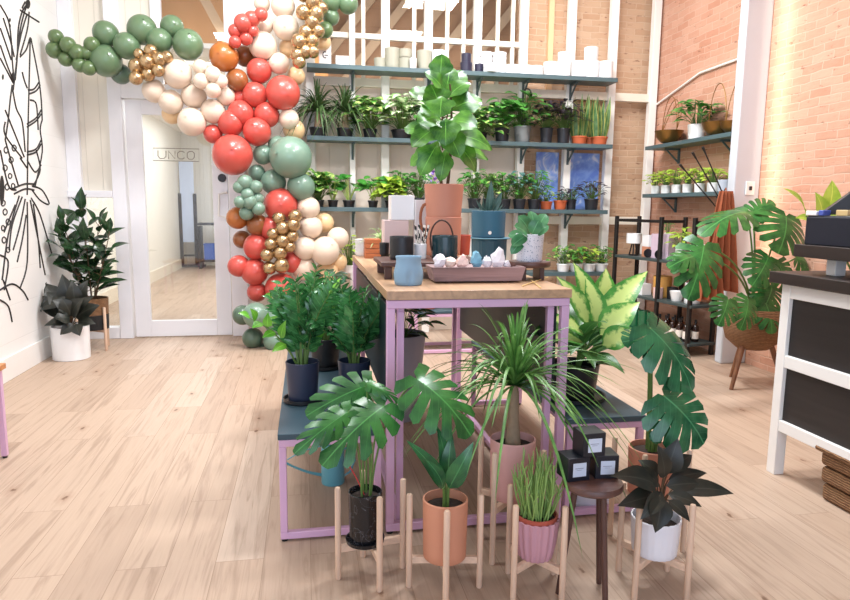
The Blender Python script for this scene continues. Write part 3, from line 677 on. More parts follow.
def ribbon(mb, pts, w, up=V((0,0,1))):
    o = len(mb.v); n = len(pts)
    for i, p in enumerate(pts):
        d = (pts[min(i+1, n-1)]-pts[max(i-1, 0)]).normalized(); s_ = d.cross(up)
        if s_.length < .05: s_ = d.cross(V((.4,.9,.1)))
        s_.normalize(); t = i/(n-1); ww = w/2*(1-t**4)*(.75+.25*min(1, 5*t)); dn = s_.cross(d)*(ww*.35)
        mb.v += [tuple(p-s_*ww+dn), tuple(p), tuple(p+s_*ww+dn)]
    for i in range(n-1):
        for k in (0, 1):
            a = o+i*3+k; mb.face([a, a+1, a+4, a+3], [(k*.5, i/(n-1)), (k*.5+.5, i/(n-1)), (k*.5+.5, (i+1)/(n-1)), (k*.5, (i+1)/(n-1))])
def arc(a, b, bow, n=8):
    a, b = V(a), V(b); return [a.lerp(b, i/n)+V(bow)*(4*(i/n)*(1-i/n)) for i in range(n+1)]
def ponytail(par, z0, trunk, tr, n, L, w, mat, rnd, squash=1.0):
    MB().lathe([(tr*1.5, z0-.01), (tr*1.35, z0+trunk*.12), (tr, z0+trunk*.4), (tr*.85, z0+trunk*.9), (tr*.5, z0+trunk*1.02)], 14).build('trunk', M('grey_trunk', (150,128,104), .85, var=.2, scale=50, bump=.4), par)
    mb = MB(); top = V((0, 0, z0+trunk))
    for i in range(n):
        az = i*GA+rnd.uniform(-.3, .3); el = radians(rnd.uniform(10, 88)); l = L*rnd.uniform(.65, 1.05); d = dv(az, el)
        g = l*rnd.uniform(.45, .95); pts = []
        for k in range(10):
            t = k/9; p = top + d*(l*t) + V((0,0,-g*t*t*1.25*(.5+.5*cos(el)))); p.x *= 1; pts.append(p)
        ribbon(mb, pts, w)
    return mb.build('foliage', mat, par)
def bush(par, z0, rx, h, n, L, W, mat, rnd, shape='heart', droop=.5, stem=STEM, sw=.0025, hang=0, low=.15):
    ml, ms = MB(), MB()
    for i in range(n):
        az = i*GA+rnd.uniform(-.4, .4); t = (i+.5)/n; el = radians(90)*(1-t)**.8*.95; q = rnd.uniform(.55, 1)
        p = V((rx*q*cos(az)*cos(el), rx*q*sin(az)*cos(el), z0+low*h+h*(1-low)*q*sin(el)*.9 - hang*rnd.random()*t))
        o = V((cos(az), sin(az), 0)); d = (o*(.5+.6*t)+V((0,0,.35-droop*rnd.uniform(.5, 1.5)))).normalized()
        l = L*rnd.uniform(.75, 1.2); nr = (V((0,0,1))+o*.5+V((0,-.35,0))).normalized()
        ml.leaf(p, p+d*l, W*l/L, nr, shape, curl=.1, fold=.18, n=5)
        ms.tube(arc((rx*.12*cos(az), rx*.12*sin(az), z0-.005), p, (0,0,h*.06), 3), sw, 4)
    ms.build('stems', stem, par); return ml.build('foliage', mat, par)
def zzplant(par, z0, n, h, spread, L, rnd, mat, new=0, nl=11):
    ml, ms, mn = MB(), MB(), MB()
    for i in range(n):
        az = i*GA+rnd.uniform(-.3, .3); hh = h*rnd.uniform(.7, 1.05)
        out = spread*rnd.uniform(.25, 1)*(1.25 if hh < .85*h else .8)
        pts = [V((.02*cos(az)+out*cos(az)*(t**1.7), .02*sin(az)+out*sin(az)*(t**1.7), z0+hh*(t-.12*t*t*(out/spread)))) for t in [k/10 for k in range(11)]]
        ms.tube(pts, [.006*(1-.75*k/10) for k in range(11)], 6)
        tgt = mn if i < new else ml
        for k in range(nl):
            t = .22+.78*k/(nl-1); f = t*10; j = min(9, int(f)); p = pts[j].lerp(pts[j+1], f-j); ax = (pts[j+1]-pts[j]).normalized()
            sd = ax.cross(V((0,0,1)))
            if sd.length < .1: sd = V((-sin(az), cos(az), 0))
            sd.normalize(); sd = Matrix.Rotation(rnd.uniform(-.5, .5)+i, 3, ax) @ sd
            for g in (1, -1):
                l = L*(.65+.6*sin(pi*min(1, t)))*rnd.uniform(.8, 1.1); d = (sd*g*.85+ax*.6).normalized()
                tgt.leaf(p, p+d*l, l*.42, ax.cross(sd*g)*(1 if g > 0 else 1)+V((0,-.4,.6)), 'ovate', .08, .12, 5)
    ms.build('stems', STEM, par); f = ml.build('foliage', mat, par)
    if new: plabel(mn.build('young_foliage', LM['zzn'], par), 'bright new green leaves')
    return f
def rubber(par, z0, stems, L, W, mat, rnd, every=.045, sheath=False):
    ml, ms = MB(), MB()
    for (bx, by, tx, ty, th, start) in stems:
        pts = arc((bx, by, z0-.01), (tx, ty, z0+th), (0, 0, 0), 8); ms.tube(pts, [.007*(1-.5*k/8) for k in range(9)], 7); n = max(3, int(th*(1-start)/every))
        for i in range(n+2):
            t = min(1, start+(1-start)*i/n); p = V((bx, by, z0)).lerp(V((tx, ty, z0+th)), t); az = i*GA+rnd.uniform(-.4, .4)
            el = radians(rnd.uniform(0, 35)+ (40 if i >= n-1 else 0)+12*t); l = L*rnd.uniform(.75, 1.1)*(1 if i < n else .7)
            d = dv(az, el); q = p+d*(.03+.1*L); ms.tube([p, q], .003, 5)
            ml.leaf(q, q+d*l+V((0,0,-.12*l)), W*l/L, V((0,0,1))+d*-.3+V((0,-.5,0)), 'ovate', .1, .22, 7)
    ms.build('stems', DARKSTEM, par); return ml.build('foliage', mat, par)
def snake(par, z0, n, h, w, r, mat, rnd):
    mb = MB()
    for i in range(n):
        az = i*GA; rr = r*sqrt((i+.5)/n); b = V((rr*cos(az), rr*sin(az), z0-.01)); hh = h*rnd.uniform(.6, 1.05)
        mb.leaf(b, b+V((rr*.6*cos(az)+rnd.uniform(-.02,.02), rr*.6*sin(az), hh)), w, V((cos(az+1), sin(az+1), 0)), 'blade', .02, .2, 8, twist=rnd.uniform(-.8, .8))
    return mb.build('foliage', mat, par)
def pilea(par, z0, n, h, r, L, mat, rnd, shape='round', petiole=True):
    ml, ms = MB(), MB()
    for i in range(n):
        az = i*GA+rnd.uniform(-.4, .4); q = rnd.uniform(.3, 1); hh = h*rnd.uniform(.45, 1)*(1.1-.35*q)
        p = V((r*q*cos(az), r*q*sin(az), z0+hh)); o = V((cos(az), sin(az), 0)); l = L*rnd.uniform(.7, 1.15)
        ms.tube(arc((.012*cos(az), .012*sin(az), z0-.005), p, (0, 0, hh*.12), 5), .0035, 5)
        d = (o*.9+V((0,0,-.25+rnd.uniform(-.3, .3)))).normalized()
        ml.leaf(p-d*l*.3, p+d*l*.7, l*.95, V((0,-.5,1))+o*.4, shape, .08, .1, 6)
    ms.build('stems', M('pale_stem', (176,200,104), .5), par); return ml.build('foliage', mat, par)
CAMN = V((0, -.8, .75))
def pix_leaves(par, org, specs, mat, rnd, kind='monstera', sw=.006, soilz=.1, stemmat=STEM, curl=.1, shape='ovate', name='foliage', petx=0, gap=.34):
    """specs: (base px, base py, tip px, tip py, width px, depth offset base, depth offset tip[, nrm])  -> leaves placed around the plant at org"""
    ml, ms = MB(), MB(); org = V(org); Y = org.y
    for sp in specs:
        bx, by, tx, ty, wp, d0, d1 = sp[:7]; nr = V(sp[7]) if len(sp) > 7 else CAMN+V((rnd.uniform(-.3, .3), 0, rnd.uniform(-.2, .2)))
        A = at_y(bx, by, Y+d0)-org; B = at_y(tx, ty, Y+d1)-org; W = wp*mpp(A+org)
        if kind == 'monstera': ml.monstera(A, B, W, nr, curl=curl, rnd=rnd, gap=gap)
        else: ml.leaf(A, B, W, nr, shape, curl, .16, 9)
        az = atan2(A.y, A.x); st = V((.02*cos(az)+petx, .02*sin(az), soilz-.01)); dz = A.z-st.z
        hor = V((A.x-st.x, A.y-st.y, 0)); ms.tube(arc(st, A, V((0,0,.10*max(dz,.1)+.05*hor.length))-hor*.16, 10), [sw*(1-.35*k/10) for k in range(11)], 7)
    ms.build('stems', stemmat, par); return ml.build(name, mat, par)
def plant(name, label, loc, group=None, rz=0, cat='plant'): return thing(name, label, cat, loc, rz, group)

# ================================================================== FRONT ROW
R = random.Random
# 1 monstera in black marbled pot
stand(.228, 2.352, .18, .365, .94, 'pale wooden plant stand leftmost in front, holding the black marbled pot', .135)
MARB = NT('black_marble'); cc = MARB.coord(); nz = MARB.node('ShaderNodeTexNoise', Scale=9.0, Detail=6.0, Distortion=2.5); MARB.link(cc, nz.inputs[0])
MARB.link(MARB.ramp(nz.outputs[0], [(.49, (.008,.008,.01,1)), (.498, (.16,.16,.17,1)), (.506, (.008,.008,.01,1))]), MARB.b.inputs[0]); MARB.b.inputs['Roughness'].default_value = .25; MARB = MARB.m
o = V((.205, 2.342, .136)); t = plant('potted_monstera', 'monstera with split leaves in a black marbled pot, leftmost of the front row', o)
make_pot(t, .205, .064, .058, MARB); MB().lathe([(.062,.0),(.072,.006),(.074,.02),(.070,.02),(.064,.010),(.03,.008)], 30).build('saucer', MARB, t)
pix_leaves(t, o, [(384,406,322,466,54,-.05,-.18),(368,385,306,416,42,.05,.0),(366,383,400,403,15,.0,-.03),(348,412,294,454,30,-.08,-.18),(417,379,471,436,66,-.05,-.16),(360,405,352,385,20,.06,.12)], LM['mon'], R(3), soilz=.19, sw=.0045)
mb = MB(); mb.tube(arc((.0,0,.18), at_y(347,463,2.30)-o, (0,0,.01), 6), .002, 5); mb.sphere(at_y(347,463,2.30)-o, .008, 10, 8, sz=1.9); plabel(mb.build('bud', M('red_bud', (206,52,60), .5), t), 'red flower bud on a thin stalk')
# 2 bird of paradise in orange pot
stand(.487, 2.215, .185, .365, .62, 'pale wooden plant stand second from left in front, holding the plain orange terracotta pot', .125)
o = V((.487, 2.215, .126)); t = plant('potted_bird_of_paradise', 'broad dark-leaved young plant in a plain orange terracotta pot on a wooden stand', o)
make_pot(t, .225, .083, .079, M('apricot_clay', (208,144,114), .6, var=.05), soil=.028)
pix_leaves(t, o, [(444,488,406,440,17,-.02,.0),(445,480,436,424,16,.05,.06),(449,488,474,441,20,-.03,-.05),(448,482,452,432,17,.02,.04),(450,486,466,462,13,.06,.1),(443,488,424,458,14,-.06,-.1)], LM['bird'], R(5), kind='leaf', soilz=.2, sw=.006, shape='lance', curl=.12)
# 3 ponytail palm
stand(.808, 2.44, .20, .46, .0, 'pale wooden plant stand holding the pink pot of the ponytail palm', .235)
o = V((.812, 2.44, .236)); t = plant('potted_ponytail_palm', 'large ponytail palm with arching leaves in a pink clay pot before the table', o)
make_pot(t, .245, .092, .086, PINKPOT, soil=.026)
ponytail(t, .22, .24, .022, 150, .62, .0135, LM['pony'], R(8))
# 4 pencil cactus in fluted pot
stand(.82, 2.165, .175, .36, -.2, 'pale wooden plant stand holding the fluted pink pot', .125)
o = V((.82, 2.165, .126)); t = plant('potted_pencil_cactus', 'pencil cactus with thin upright green stems in a fluted pink pot', o)
mb = MB(); mb.lathe([(.058,0),(.062,.006),(.072,.05),(.078,.10),(.083,.15),(.078,.152),(.074,.12),(.0005,.12)], 96, flute=.045, nf=18); mb.build('pot', M('fluted_pink', (200,150,162), .5, var=.04), t)
MB().lathe([(.075,.135),(.077,.165),(.072,.167),(.070,.148),(.0005,.150)], 30).build('nursery_pot', M('plastic_terracotta', (176,84,66), .5), t)
MB().lathe([(.069,.149),(.03,.154),(.0005,.155)], 24).build('soil', SOIL, t)
ms = MB(); r_ = R(11)
for i in range(58):
    az = i*GA; rr = .058*sqrt(r_.random()); p = V((rr*cos(az), rr*sin(az), .148)); tip = V((rr*1.5*cos(az)+r_.uniform(-.03,.03), rr*1.5*sin(az)+r_.uniform(-.03,.03), .15+r_.uniform(.13,.25)))
    pts = arc(p, tip, (r_.uniform(-.012,.012), r_.uniform(-.012,.012), 0), 4); ms.tube(pts, [.0038,.0036,.0034,.003,.0016], 5)
    for k in (2, 3):
        q = pts[k]; ms.tube([q, q+V((r_.uniform(-.02,.02), r_.uniform(-.02,.02), r_.uniform(.03,.06)))], [.003,.0014], 5)
ms.build('stems', M('pencil_stem', (138,172,92), .5, var=.15), t)
# 5 rubber plant in white ribbed pot
stand(1.262, 2.105, .19, .365, -.17, 'pale wooden plant stand holding the white ribbed pot on the right', .135)
o = V((1.265, 2.105, .136)); t = plant('potted_rubber_plant', 'dark-leaved rubber plant in a white ribbed pot, rightmost of the front row', o)
make_pot(t, .14, .090, .080, M('white_ribbed', (232,232,238), .4, var=.01), flute=.018, nf=40, soil=.03)
pix_leaves(t, o, [(655,485,610,476,28,-.03,-.1),(655,496,617,506,24,-.05,-.12),(660,496,655,533,28,-.12,-.17,(0,-1,.3)),(672,490,734,494,22,.0,.0,(0,-.6,.8)),(668,480,707,473,15,.05,.08),(664,474,678,438,26,.02,.02),(668,494,702,507,16,-.06,-.1),(668,472,692,455,18,.06,.12),(658,476,638,460,20,.05,.1),(659,484,630,470,20,.0,-.03),(664,478,658,445,18,-.04,-.06),(668,500,690,522,16,-.1,-.15),(662,492,640,520,18,-.1,-.16),(666,486,700,484,18,-.03,-.02)], LM['rub'], R(6), kind='leaf', soilz=.14, sw=.004, stemmat=DARKSTEM, curl=.1)
# 6 big monstera in terracotta pot behind it
stand(1.40, 2.40, .21, .44, .12, 'taller pale wooden plant stand behind the white ribbed pot, holding a terracotta pot', .225)
o = V((1.40, 2.40, .226)); t = plant('potted_monstera', 'monstera with large glossy blue-green leaves in a terracotta pot at right front', o)
make_pot(t, .20, .092, .086, M('rose_terracotta', (206,138,114), .6, var=.05))
pix_leaves(t, o, [(650,328,692,392,62,-.05,-.12,(.25,-.9,.6)),(664,396,704,444,72,-.16,-.22,(.1,-.9,.6)),(648,342,622,342,34,.04,.0,(-.2,-.8,.7)),(676,405,652,442,34,-.1,-.16)], LM['mondk'], R(9), soilz=.19, sw=.007, gap=.2)
# stool with three boxed candles
q = at_z(593, 480, .445); st = thing('round_stool', 'small round dark wood stool carrying three black boxes', 'stool', (q.x, q.y, 0))
MB().lathe([(.001,.417),(.096,.417),(.106,.425),(.106,.439),(.102,.445),(.001,.445)], 36).build('seat', DARKWOODX, st)
for k in range(3):
    a = radians(-78+120*k); mb = MB(); mb.tube([(.06*cos(a), .06*sin(a), .419), (.105*cos(a), .105*sin(a), 0)], [.012, .010], 12); mb.build('leg', DARKWOOD, st)
LBL = M('pale_label', (206,216,232), .5)
for i, (px, z, yo, rz, lb) in enumerate([(574.5, .445, .04, .1, 'black gift box with pale label at the left on the stool'), (604, .445, .045, -.08, 'black gift box with pale label at the right on the stool'), (589, .5315, .042, .05, 'black gift box with pale label stacked on top of the other two')]):
    c = at_y(px-1.5, 470, q.y+yo); b = thing('gift_box', lb, 'box', (c.x, c.y, z), rz, 'black gift boxes on the round stool')
    boxpart('body', (0, 0, .043), (.086, .086, .086), M('black_box', (22,24,34), .4, var=.05), b, .002)
    boxpart('label', (.002, -.0435, .042), (.052, .0015, .05), LBL, b, 0); mb = MB(); mb.span(-.016, .016, -.0452, -.0443, .047, .0485); mb.span(-.01, .01, -.0452, -.0443, .041, .042); mb.build('label_print', M('grey_print', (120,124,140), .6), b, smooth=0)
# white pot on the floor behind the stool
q = at_z(590, 505); t = plant('planter', 'pale white planter with saucer on the floor behind the round stool', (q.x, q.y, .012), cat='planter')
make_pot(t, .17, .115, .085, M('pale_blue_ceramic', (226,230,242), .35, var=.02), soil=0, saucer=CERAM)

# ================================================================== BENCH PLANTS
def tray(par, r): MB().lathe([(r*.9, 0), (r, .006), (r, .022), (r*.95, .022), (r*.9, .008), (.001, .008)], 30).build('saucer', BLACKPL, par)
for i, (px, py, hpx, wpx, new, lb) in enumerate([(303,404,40,34,2,'zz plant with bright new shoots in a navy pot, front left on the low bench'), (355,399,36,33,0,'zz plant in a navy pot, right of the other on the low bench'), ]):
    q = at_z(px, py, BZ); s_ = mpp(q); t = plant('potted_zz_plant', lb, q+V((0, .05, .0)), 'zz plants on the low bench')
    tray(t, wpx*s_*.58); g = make_pot(t, hpx*s_, wpx*s_*.5, wpx*s_*.42, M('navy_pot', (44,54,78), .4, var=.05), soil=.03); g.location.z = .008
    zzplant(t, hpx*s_-.02, 14, .46-.03*i, .24, .088, R(20+i), LM['zz'], new)
q = V((.10, 3.75, BZ)); t = plant('potted_zz_plant', 'dark zz plant in a black pot at the back of the low bench', q, 'zz plants on the low bench'); tray(t, .10); make_pot(t, .17, .085, .075, BLACKPL, soil=.03).location.z = .008
zzplant(t, .15, 12, .40, .2, .08, R(31), LM['zz'])
q = V((.14, 4.25, BZ)); t = plant('potted_bush', 'dark leafy plant in a black pot at the far end of the low bench', q); make_pot(t, .17, .085, .075, BLACKPL, soil=.03)
bush(t, .15, .17, .42, 60, .1, .05, leafmat('deep_green_leaf', (26,58,34), (44,80,48), .3, 'plain'), R(33), 'ovate')
# long bright shoot leaning out of the front zz plant
q = at_z(303, 404, BZ)+V((0, .05, .01)); t = bpy.data.objects['potted_zz_plant']; ml, ms = MB(), MB()
pts = [at_y(*p_)-q for p_ in ((302,372,q.y), (290,350,q.y-.03), (272,328,q.y-.05), (246,314,q.y-.06))]; ms.tube(pts, [.006,.005,.004,.002], 6); ms.build('shoot_stem', STEM, t)
for (bx, by, tx, ty, w_) in [(250,315,238,311,9),(256,318,250,306,9),(262,321,252,326,10),(268,325,268,310,10),(275,330,262,336,10),(281,336,286,318,10),(286,342,272,350,11)]:
    A, B = at_y(bx, by, q.y-.05)-q, at_y(tx, ty, q.y-.1)-q; ml.leaf(A, B, w_*mpp(q), CAMN, 'ovate', .1, .1, 6)
plabel(ml.build('shoot_foliage', LM['zzn'], t), 'bright yellow-green leaves on a leaning shoot')
# watering can
q = at_z(333, 482); wc = thing('watering_can', 'pale teal watering can with a long thin spout on the floor under the bench', 'watering can', (q.x, q.y, 0))
WCM = M('teal_enamel', (104,170,184), .35, var=.04); s_ = mpp(q); rr = 11.5*s_
MB().lathe([(rr*.97, 0), (rr, .006), (rr, 36*s_), (rr*.8, 40*s_), (rr*.35, 41*s_), (rr*.3, 40*s_), (.001, 40*s_)], 28).build('body', WCM, wc)
MB().tube(arc((-rr*.9, 0, 8*s_), (-46*s_, -.05, 27*s_), (0, 0, -.01), 6), [.009, .008, .007, .0065, .006, .0055, .006], 8).build('spout', WCM, wc)
MB().tube(arc((-rr*.6, 0, 38*s_), (-44*s_, -.04, 29*s_), (0, 0, .015), 6), .003, 6).build('brace', WCM, wc)
MB().tube([(rr*.95, 0, 34*s_), (rr*1.7, 0, 36*s_), (rr*1.9, 0, 22*s_), (rr*1.5, 0, 10*s_), (rr*.95, 0, 6*s_)], .006, 8).build('handle', WCM, wc)
# dieffenbachia on the right bench
q = V((1.30, 2.98, BZ)); t = plant('potted_dieffenbachia', 'dieffenbachia with big yellow-green variegated leaves in a black pot on the right bench', q); tray(t, .155)
make_pot(t, .17, .12, .10, BLACKPL, soil=.03).location.z = .008
r_ = R(41)
pix_leaves(t, q, [(596,328,648,271,30,.0,.1,(-.5,-.8,.4)),(596,318,606,268,34,.1,.2,(.2,-1,.3)),(588,325,556,276,26,-.05,.0,(.4,-.9,.3)),(592,312,573,262,24,.15,.22,(.1,-1,.3)),(600,335,640,302,34,-.05,-.05,(-.2,-.7,.8)),(602,345,638,330,28,-.1,-.15),(584,335,545,318,28,-.1,-.15,(.1,-.6,.9)),(585,345,540,338,28,-.12,-.2,(.0,-.5,1)),(598,350,585,300,26,.12,.3),(608,345,634,285,24,.2,.35,(-.3,-.9,.4)),(598,326,585,276,26,-.02,.06,(.1,-1,.2))], LM['dieff'], r_, kind='leaf', soilz=.15, sw=.006, shape='ovate', curl=.1)
ml, ms = MB(), MB()
for i in range(26):
    az = i*GA; d = dv(az, radians(r_.uniform(-10, 40))); p = V((0, 0, .15+r_.uniform(.03, .16)))+d*.06; ml.leaf(p, p+d*r_.uniform(.18, .28), .10, V((0,-.5,1)), 'ovate', .15, .2, 7)
plabel(ml.build('lower_foliage', leafmat('dieff_low_leaf', (48,96,46), (78,128,62), .35, 'vein'), t), 'darker green lower leaves')

# ================================================================== LEFT PLANTS
q = at_z(72, 358); t = plant('potted_rubber_plant', 'burgundy rubber plant in a white cylinder pot on the floor by the left wall', q); s_ = mpp(q)
make_pot(t, 33*s_, 17.5*s_, 17*s_, CERAM, soil=.03)
pix_leaves(t, q, [(70,318,28,296,20,0,-.05),(72,312,38,282,22,.05,.05),(70,322,44,326,14,-.1,-.2),(74,324,60,335,12,-.15,-.2,(0,-1,.3)),(76,324,80,336,13,-.15,-.2,(0,-1,.3)),(76,318,100,305,20,0,.0),(74,308,88,280,18,.05,.1),(72,306,62,274,20,.0,.0),(78,322,96,324,12,-.1,-.15),(72,312,52,300,18,-.08,-.15),(75,306,72,280,16,-.05,-.05),(72,300,36,312,16,-.05,-.1),(76,314,94,296,16,-.08,-.1),(70,312,46,292,22,-.02,-.05),(72,316,84,298,24,-.12,-.16),(70,318,54,318,20,-.15,-.22),(73,304,78,286,22,-.02,0),(68,310,42,300,18,.02,.0),(72,316,62,298,22,-.1,-.14)], LM['rub'], R(51), kind='leaf', soilz=33*s_-.03, stemmat=DARKSTEM, curl=.12)
sq = V((-2.05, 6.72, 0)); s_ = mpp(sq)
stand(-2.05, 6.72, .24, .42, .2, 'pale wooden plant stand in the left corner holding a round woven basket', .20, .014)
t = plant('potted_rubber_plant', 'tall green rubber plant in a brown woven basket on a stand in the left corner', sq+V((0,0,.202)))
make_pot(t, .30, .155, .145, WICK, soil=.03)
MB().lathe([(.1475, .003), (.1485, .0), (.152, .14), (.150, .142)], 36).build('band', M('black_weave', (30,28,28), .8, var=.2, scale=60, bump=.3), t)
rubber(t, .27, [(-.02,0,-.18,-.05,.72,.25),(.02,-.03,.02,-.1,.58,.15),(.03,.02,.2,-.02,.62,.2),(0,.03,-.05,.05,.85,.4),(.0,-.02,-.12,-.15,.45,.2),(.03,-.02,.17,-.13,.40,.2),(-.03,.02,-.2,.0,.5,.2),(.02,.04,.1,.02,.72,.3),(.0,-.04,-.2,-.1,.62,.3)], .24, .105, LM['rubg'], R(52), every=.042)

# ================================================================== CORNER MONSTERA (right)
q = V((3.52, 4.62, 0)); t = thing('potted_monstera', 'very large monstera in a brown woven basket planter on wooden legs by the brick wall', 'plant', q)
mb = MB(); mb.lathe([(.001,.30),(.12,.31),(.20,.38),(.235,.50),(.235,.62),(.225,.64),(.21,.62),(.205,.56),(.001,.56)], 40); mb.build('basket_planter', WICK, t)
MB().lathe([(.205,.562),(.001,.57)], 24).build('soil', SOIL, t)
for k in range(3):
    a = radians(205+120*k); MB().tube([(.13*cos(a), .13*sin(a), .36), (.26*cos(a), .26*sin(a), 0)], [.022, .015], 10).build('leg', wood('brown_leg', (124,82,56), 'z'), t)
pix_leaves(t, q, [(704,246,688,300,48,-.3,-.45,(-.2,-1,.4)),(746,212,700,236,40,.0,-.12,(-.3,-.5,.9)),(786,216,778,254,58,-.1,-.22,(.1,-1,.5)),(768,258,752,286,36,-.15,-.25),(728,300,718,326,28,-.3,-.4),(748,300,740,330,28,-.25,-.35),(796,258,812,270,26,.0,.05),(778,262,784,292,34,-.05,-.1),(764,300,772,334,32,-.15,-.25),(752,214,774,202,26,.15,.2),(700,256,668,268,30,-.3,-.42),(772,288,762,312,34,-.1,-.18)], LM['mon'], R(61), soilz=.57, sw=.009)

# ================================================================== THINGS ON THE TALL TABLE
def on(px, py, z, dy=0):
    q = at_z(px, py, z); q.y += dy; return q
RZ = TZ+.082
def riser(x0, x1, y0, y1, label, legs):
    r_ = thing('wooden_riser', label, 'riser', ((x0+x1)/2, (y0+y1)/2, TZ)); w = x1-x0; d = y1-y0
    boxpart('top', (0, 0, .071), (w, d, .022), DARKWOODX, r_, .004)
    for (lx, ly) in legs: boxpart('leg', (lx*(w/2-.035), ly*(d/2-.03), .03), (.035, .035, .06), DARKWOOD, r_)
    return r_
a = on(382, 280, TZ); riser(.345, .86, 3.05, 3.42, 'dark wooden riser bench at the back of the table carrying pots', [(-1,-1),(1,-1),(-1,1),(1,1)])
# curvy body planter
q = on(410.5, 286.5, TZ, .06); t = thing('body_shaped_planter', 'pale blue planter shaped like hips at the left front of the table', 'planter', q); s_ = mpp(q)
mb = MB(); prof = [(.90, 0), (1.0, .03), (1.05, .15), (1.09, .34), (1.07, .48), (.98, .64), (.92, .76), (.93, .90), (.97, .98), (.94, 1.0), (.87, .99), (.85, .85), (.001, .82)]
seg = 40; R0 = 13.2*s_; HH = 29*s_
for r0, z0 in prof:
    for k in range(seg):
        a = 2*pi*k/seg; ca, sa = cos(a), sin(a); cleft = 1-.24*max(0, 1-abs(((a-1.5*pi+pi) % (2*pi))-pi)/.3)*max(0, sin(pi*min(1, z0/.55))) if z0 < .55 else 1
        mb.v.append((r0*R0*ca*1.03, r0*R0*sa*.82*cleft, z0*HH))
for i in range(len(prof)-1):
    for k in range(seg): mb.face([i*seg+k, i*seg+(k+1) % seg, (i+1)*seg+(k+1) % seg, (i+1)*seg+k])
mb.face(list(reversed(range(seg)))); mb.build('body', M('pale_blue_matte', (132,166,190), .6, var=.03), t, smooth=70)
def simple_pot(px, py, wpx, hpx, z, label, mat, dy=0, taper=.95, name='plant_pot', cat='pot', soil=0, **k):
    q = on(px, py, z, dy); s_ = mpp(q); t = thing(name, label, cat, q); make_pot(t, hpx*s_, wpx*s_/2, wpx*s_/2*taper, mat, soil=soil, **k); return t, q, s_
simple_pot(403, 260, 24, 23, RZ, 'black cylindrical pot standing in front of the pink box', BLACKPL, .05, 1)
simple_pot(386.5, 256, 10, 12, RZ, 'tiny black pot at the left end of the riser', BLACKPL, .1, .9)
# stacked display cubes
q = on(396.5, 254, RZ, .05); s_ = mpp(q); t = tag(boxpart('display_box', q+V((0, .02, 16.5*s_)), (24*s_, 24*s_, 33*s_), M('blush_card', (226,200,196), .6), None, .003), 'blush pink display box behind the black pot', 'box')
tag(boxpart('display_box', q+V((.035, .02, 33*s_+12.3*s_)), (23*s_, 23*s_, 24*s_), CERAM, None, .003), 'white cube box on top of the blush pink box', 'box')
# mug with striped straws
t, q, s_ = simple_pot(421, 259, 13, 15, RZ, 'white cup holding black and white striped paper straws', CERAM, .03, .95, 'drinking_cup', 'cup')
STR = NT('striped_paper'); cc = STR.coord(scale=(1,1,1)); wv = STR.node('ShaderNodeTexWave', Scale=16.0, bands_direction='DIAGONAL'); STR.link(cc, wv.inputs[0])
STR.link(STR.ramp(wv.outputs[1], [(.5, (.02,.02,.02,1)), (.55, (.85,.8,.72,1))]), STR.b.inputs[0]); STR = STR.m
for k in range(9):
    a = k*GA; b = V((.010*cos(a), .010*sin(a), .012)); e = b+V((.028*cos(a)+.008, .028*sin(a), 31*s_)); st_ = MB().tube([b, e], .0042, 8).build('straw', STR, None); st_.location = q
    tag(st_, 'black and white striped paper straw in the white cup', 'straw', 'striped straws in the white cup')
# dark teal pot with loop handle
t, q, s_ = simple_pot(446, 259, 26, 23, RZ, 'dark teal glossy pot with a thin looped handle', M('dark_teal_glaze', (26,56,62), .2, var=.25, scale=25), .04, 1)
mb = MB(); mb.tube([V((-13*s_, -.01, 8*s_)), V((-14.5*s_, -.01, 14*s_))]+[V((-3.5*s_-11.5*s_*cos(pi*k/12), -.01, 20*s_+18*s_*sin(pi*k/12))) for k in range(13)], .0045, 8); mb.build('handle', M('brown_leather', (70,44,34), .6), t)
# nested terracotta pots with the fiddle leaf fig
q = on(448, 257, RZ, .13); s_ = mpp(q)
g = thing('plant_pot', 'lower terracotta pot stacked under the fiddle leaf fig pot', 'pot', q); make_pot(g, 38*s_, 18*s_, 17*s_, TERRA, soil=0)
q2 = q+V((0, 0, 38*s_-.012)); t = plant('potted_fiddle_leaf_fig', 'tall fiddle leaf fig in a terracotta pot on the table', q2)
H2 = 34*s_; make_pot(t, H2, 19.5*s_, 17*s_, TERRA, soil=.03, rim=.0)
r_ = R(71); ml, ms = MB(), MB()
FLV = [(440,80,442,54,24,0,0),(444,92,424,72,22,-.02,-.05),(446,100,470,82,24,.0,.03),(438,108,408,92,30,.0,-.04),(448,112,482,100,34,0,.02),(440,118,418,124,30,-.05,-.16),(446,122,478,128,32,-.05,-.14),(440,128,412,148,28,-.06,-.14),(446,130,460,158,26,-.08,-.14),(448,135,492,150,32,.02,.06),(436,138,404,128,28,.05,.12),(444,100,450,66,26,.04,.1),(440,110,430,84,30,-.05,-.02),(450,106,462,70,24,.06,.12),(440,140,420,176,26,-.02,-.05),(450,140,476,172,28,.0,.05),(442,96,440,118,28,-.1,-.16),(447,148,440,182,20,-.03,-.06),(446,118,446,146,30,-.12,-.18),(450,150,488,160,24,.06,.14),(436,150,410,166,22,.06,.1)]
for (bx, by, tx, ty, wp, d0, d1) in FLV:
    A = at_y(bx, by, q2.y+d0)-q2; B = at_y(tx, ty, q2.y+d1)-q2; ml.leaf(A, B, wp*s_, CAMN+V((r_.uniform(-.3,.3), 0, 0)), 'fiddle', .12, .12, 9, wave=.03)
    z = max(H2, A.z-.05); ms.tube([V((.01*(A.x > 0)-.005+A.x*.15, 0, z)), A], .004, 5)
for sx_, tp in ((-.012, (440, 66)), (.016, (450, 84))):
    ms.tube(arc((sx_, 0, H2-.03), at_y(tp[0], tp[1], q2.y)-q2, (sx_, 0, 0), 8), [.009*(1-.06*k) for k in range(9)], 8)
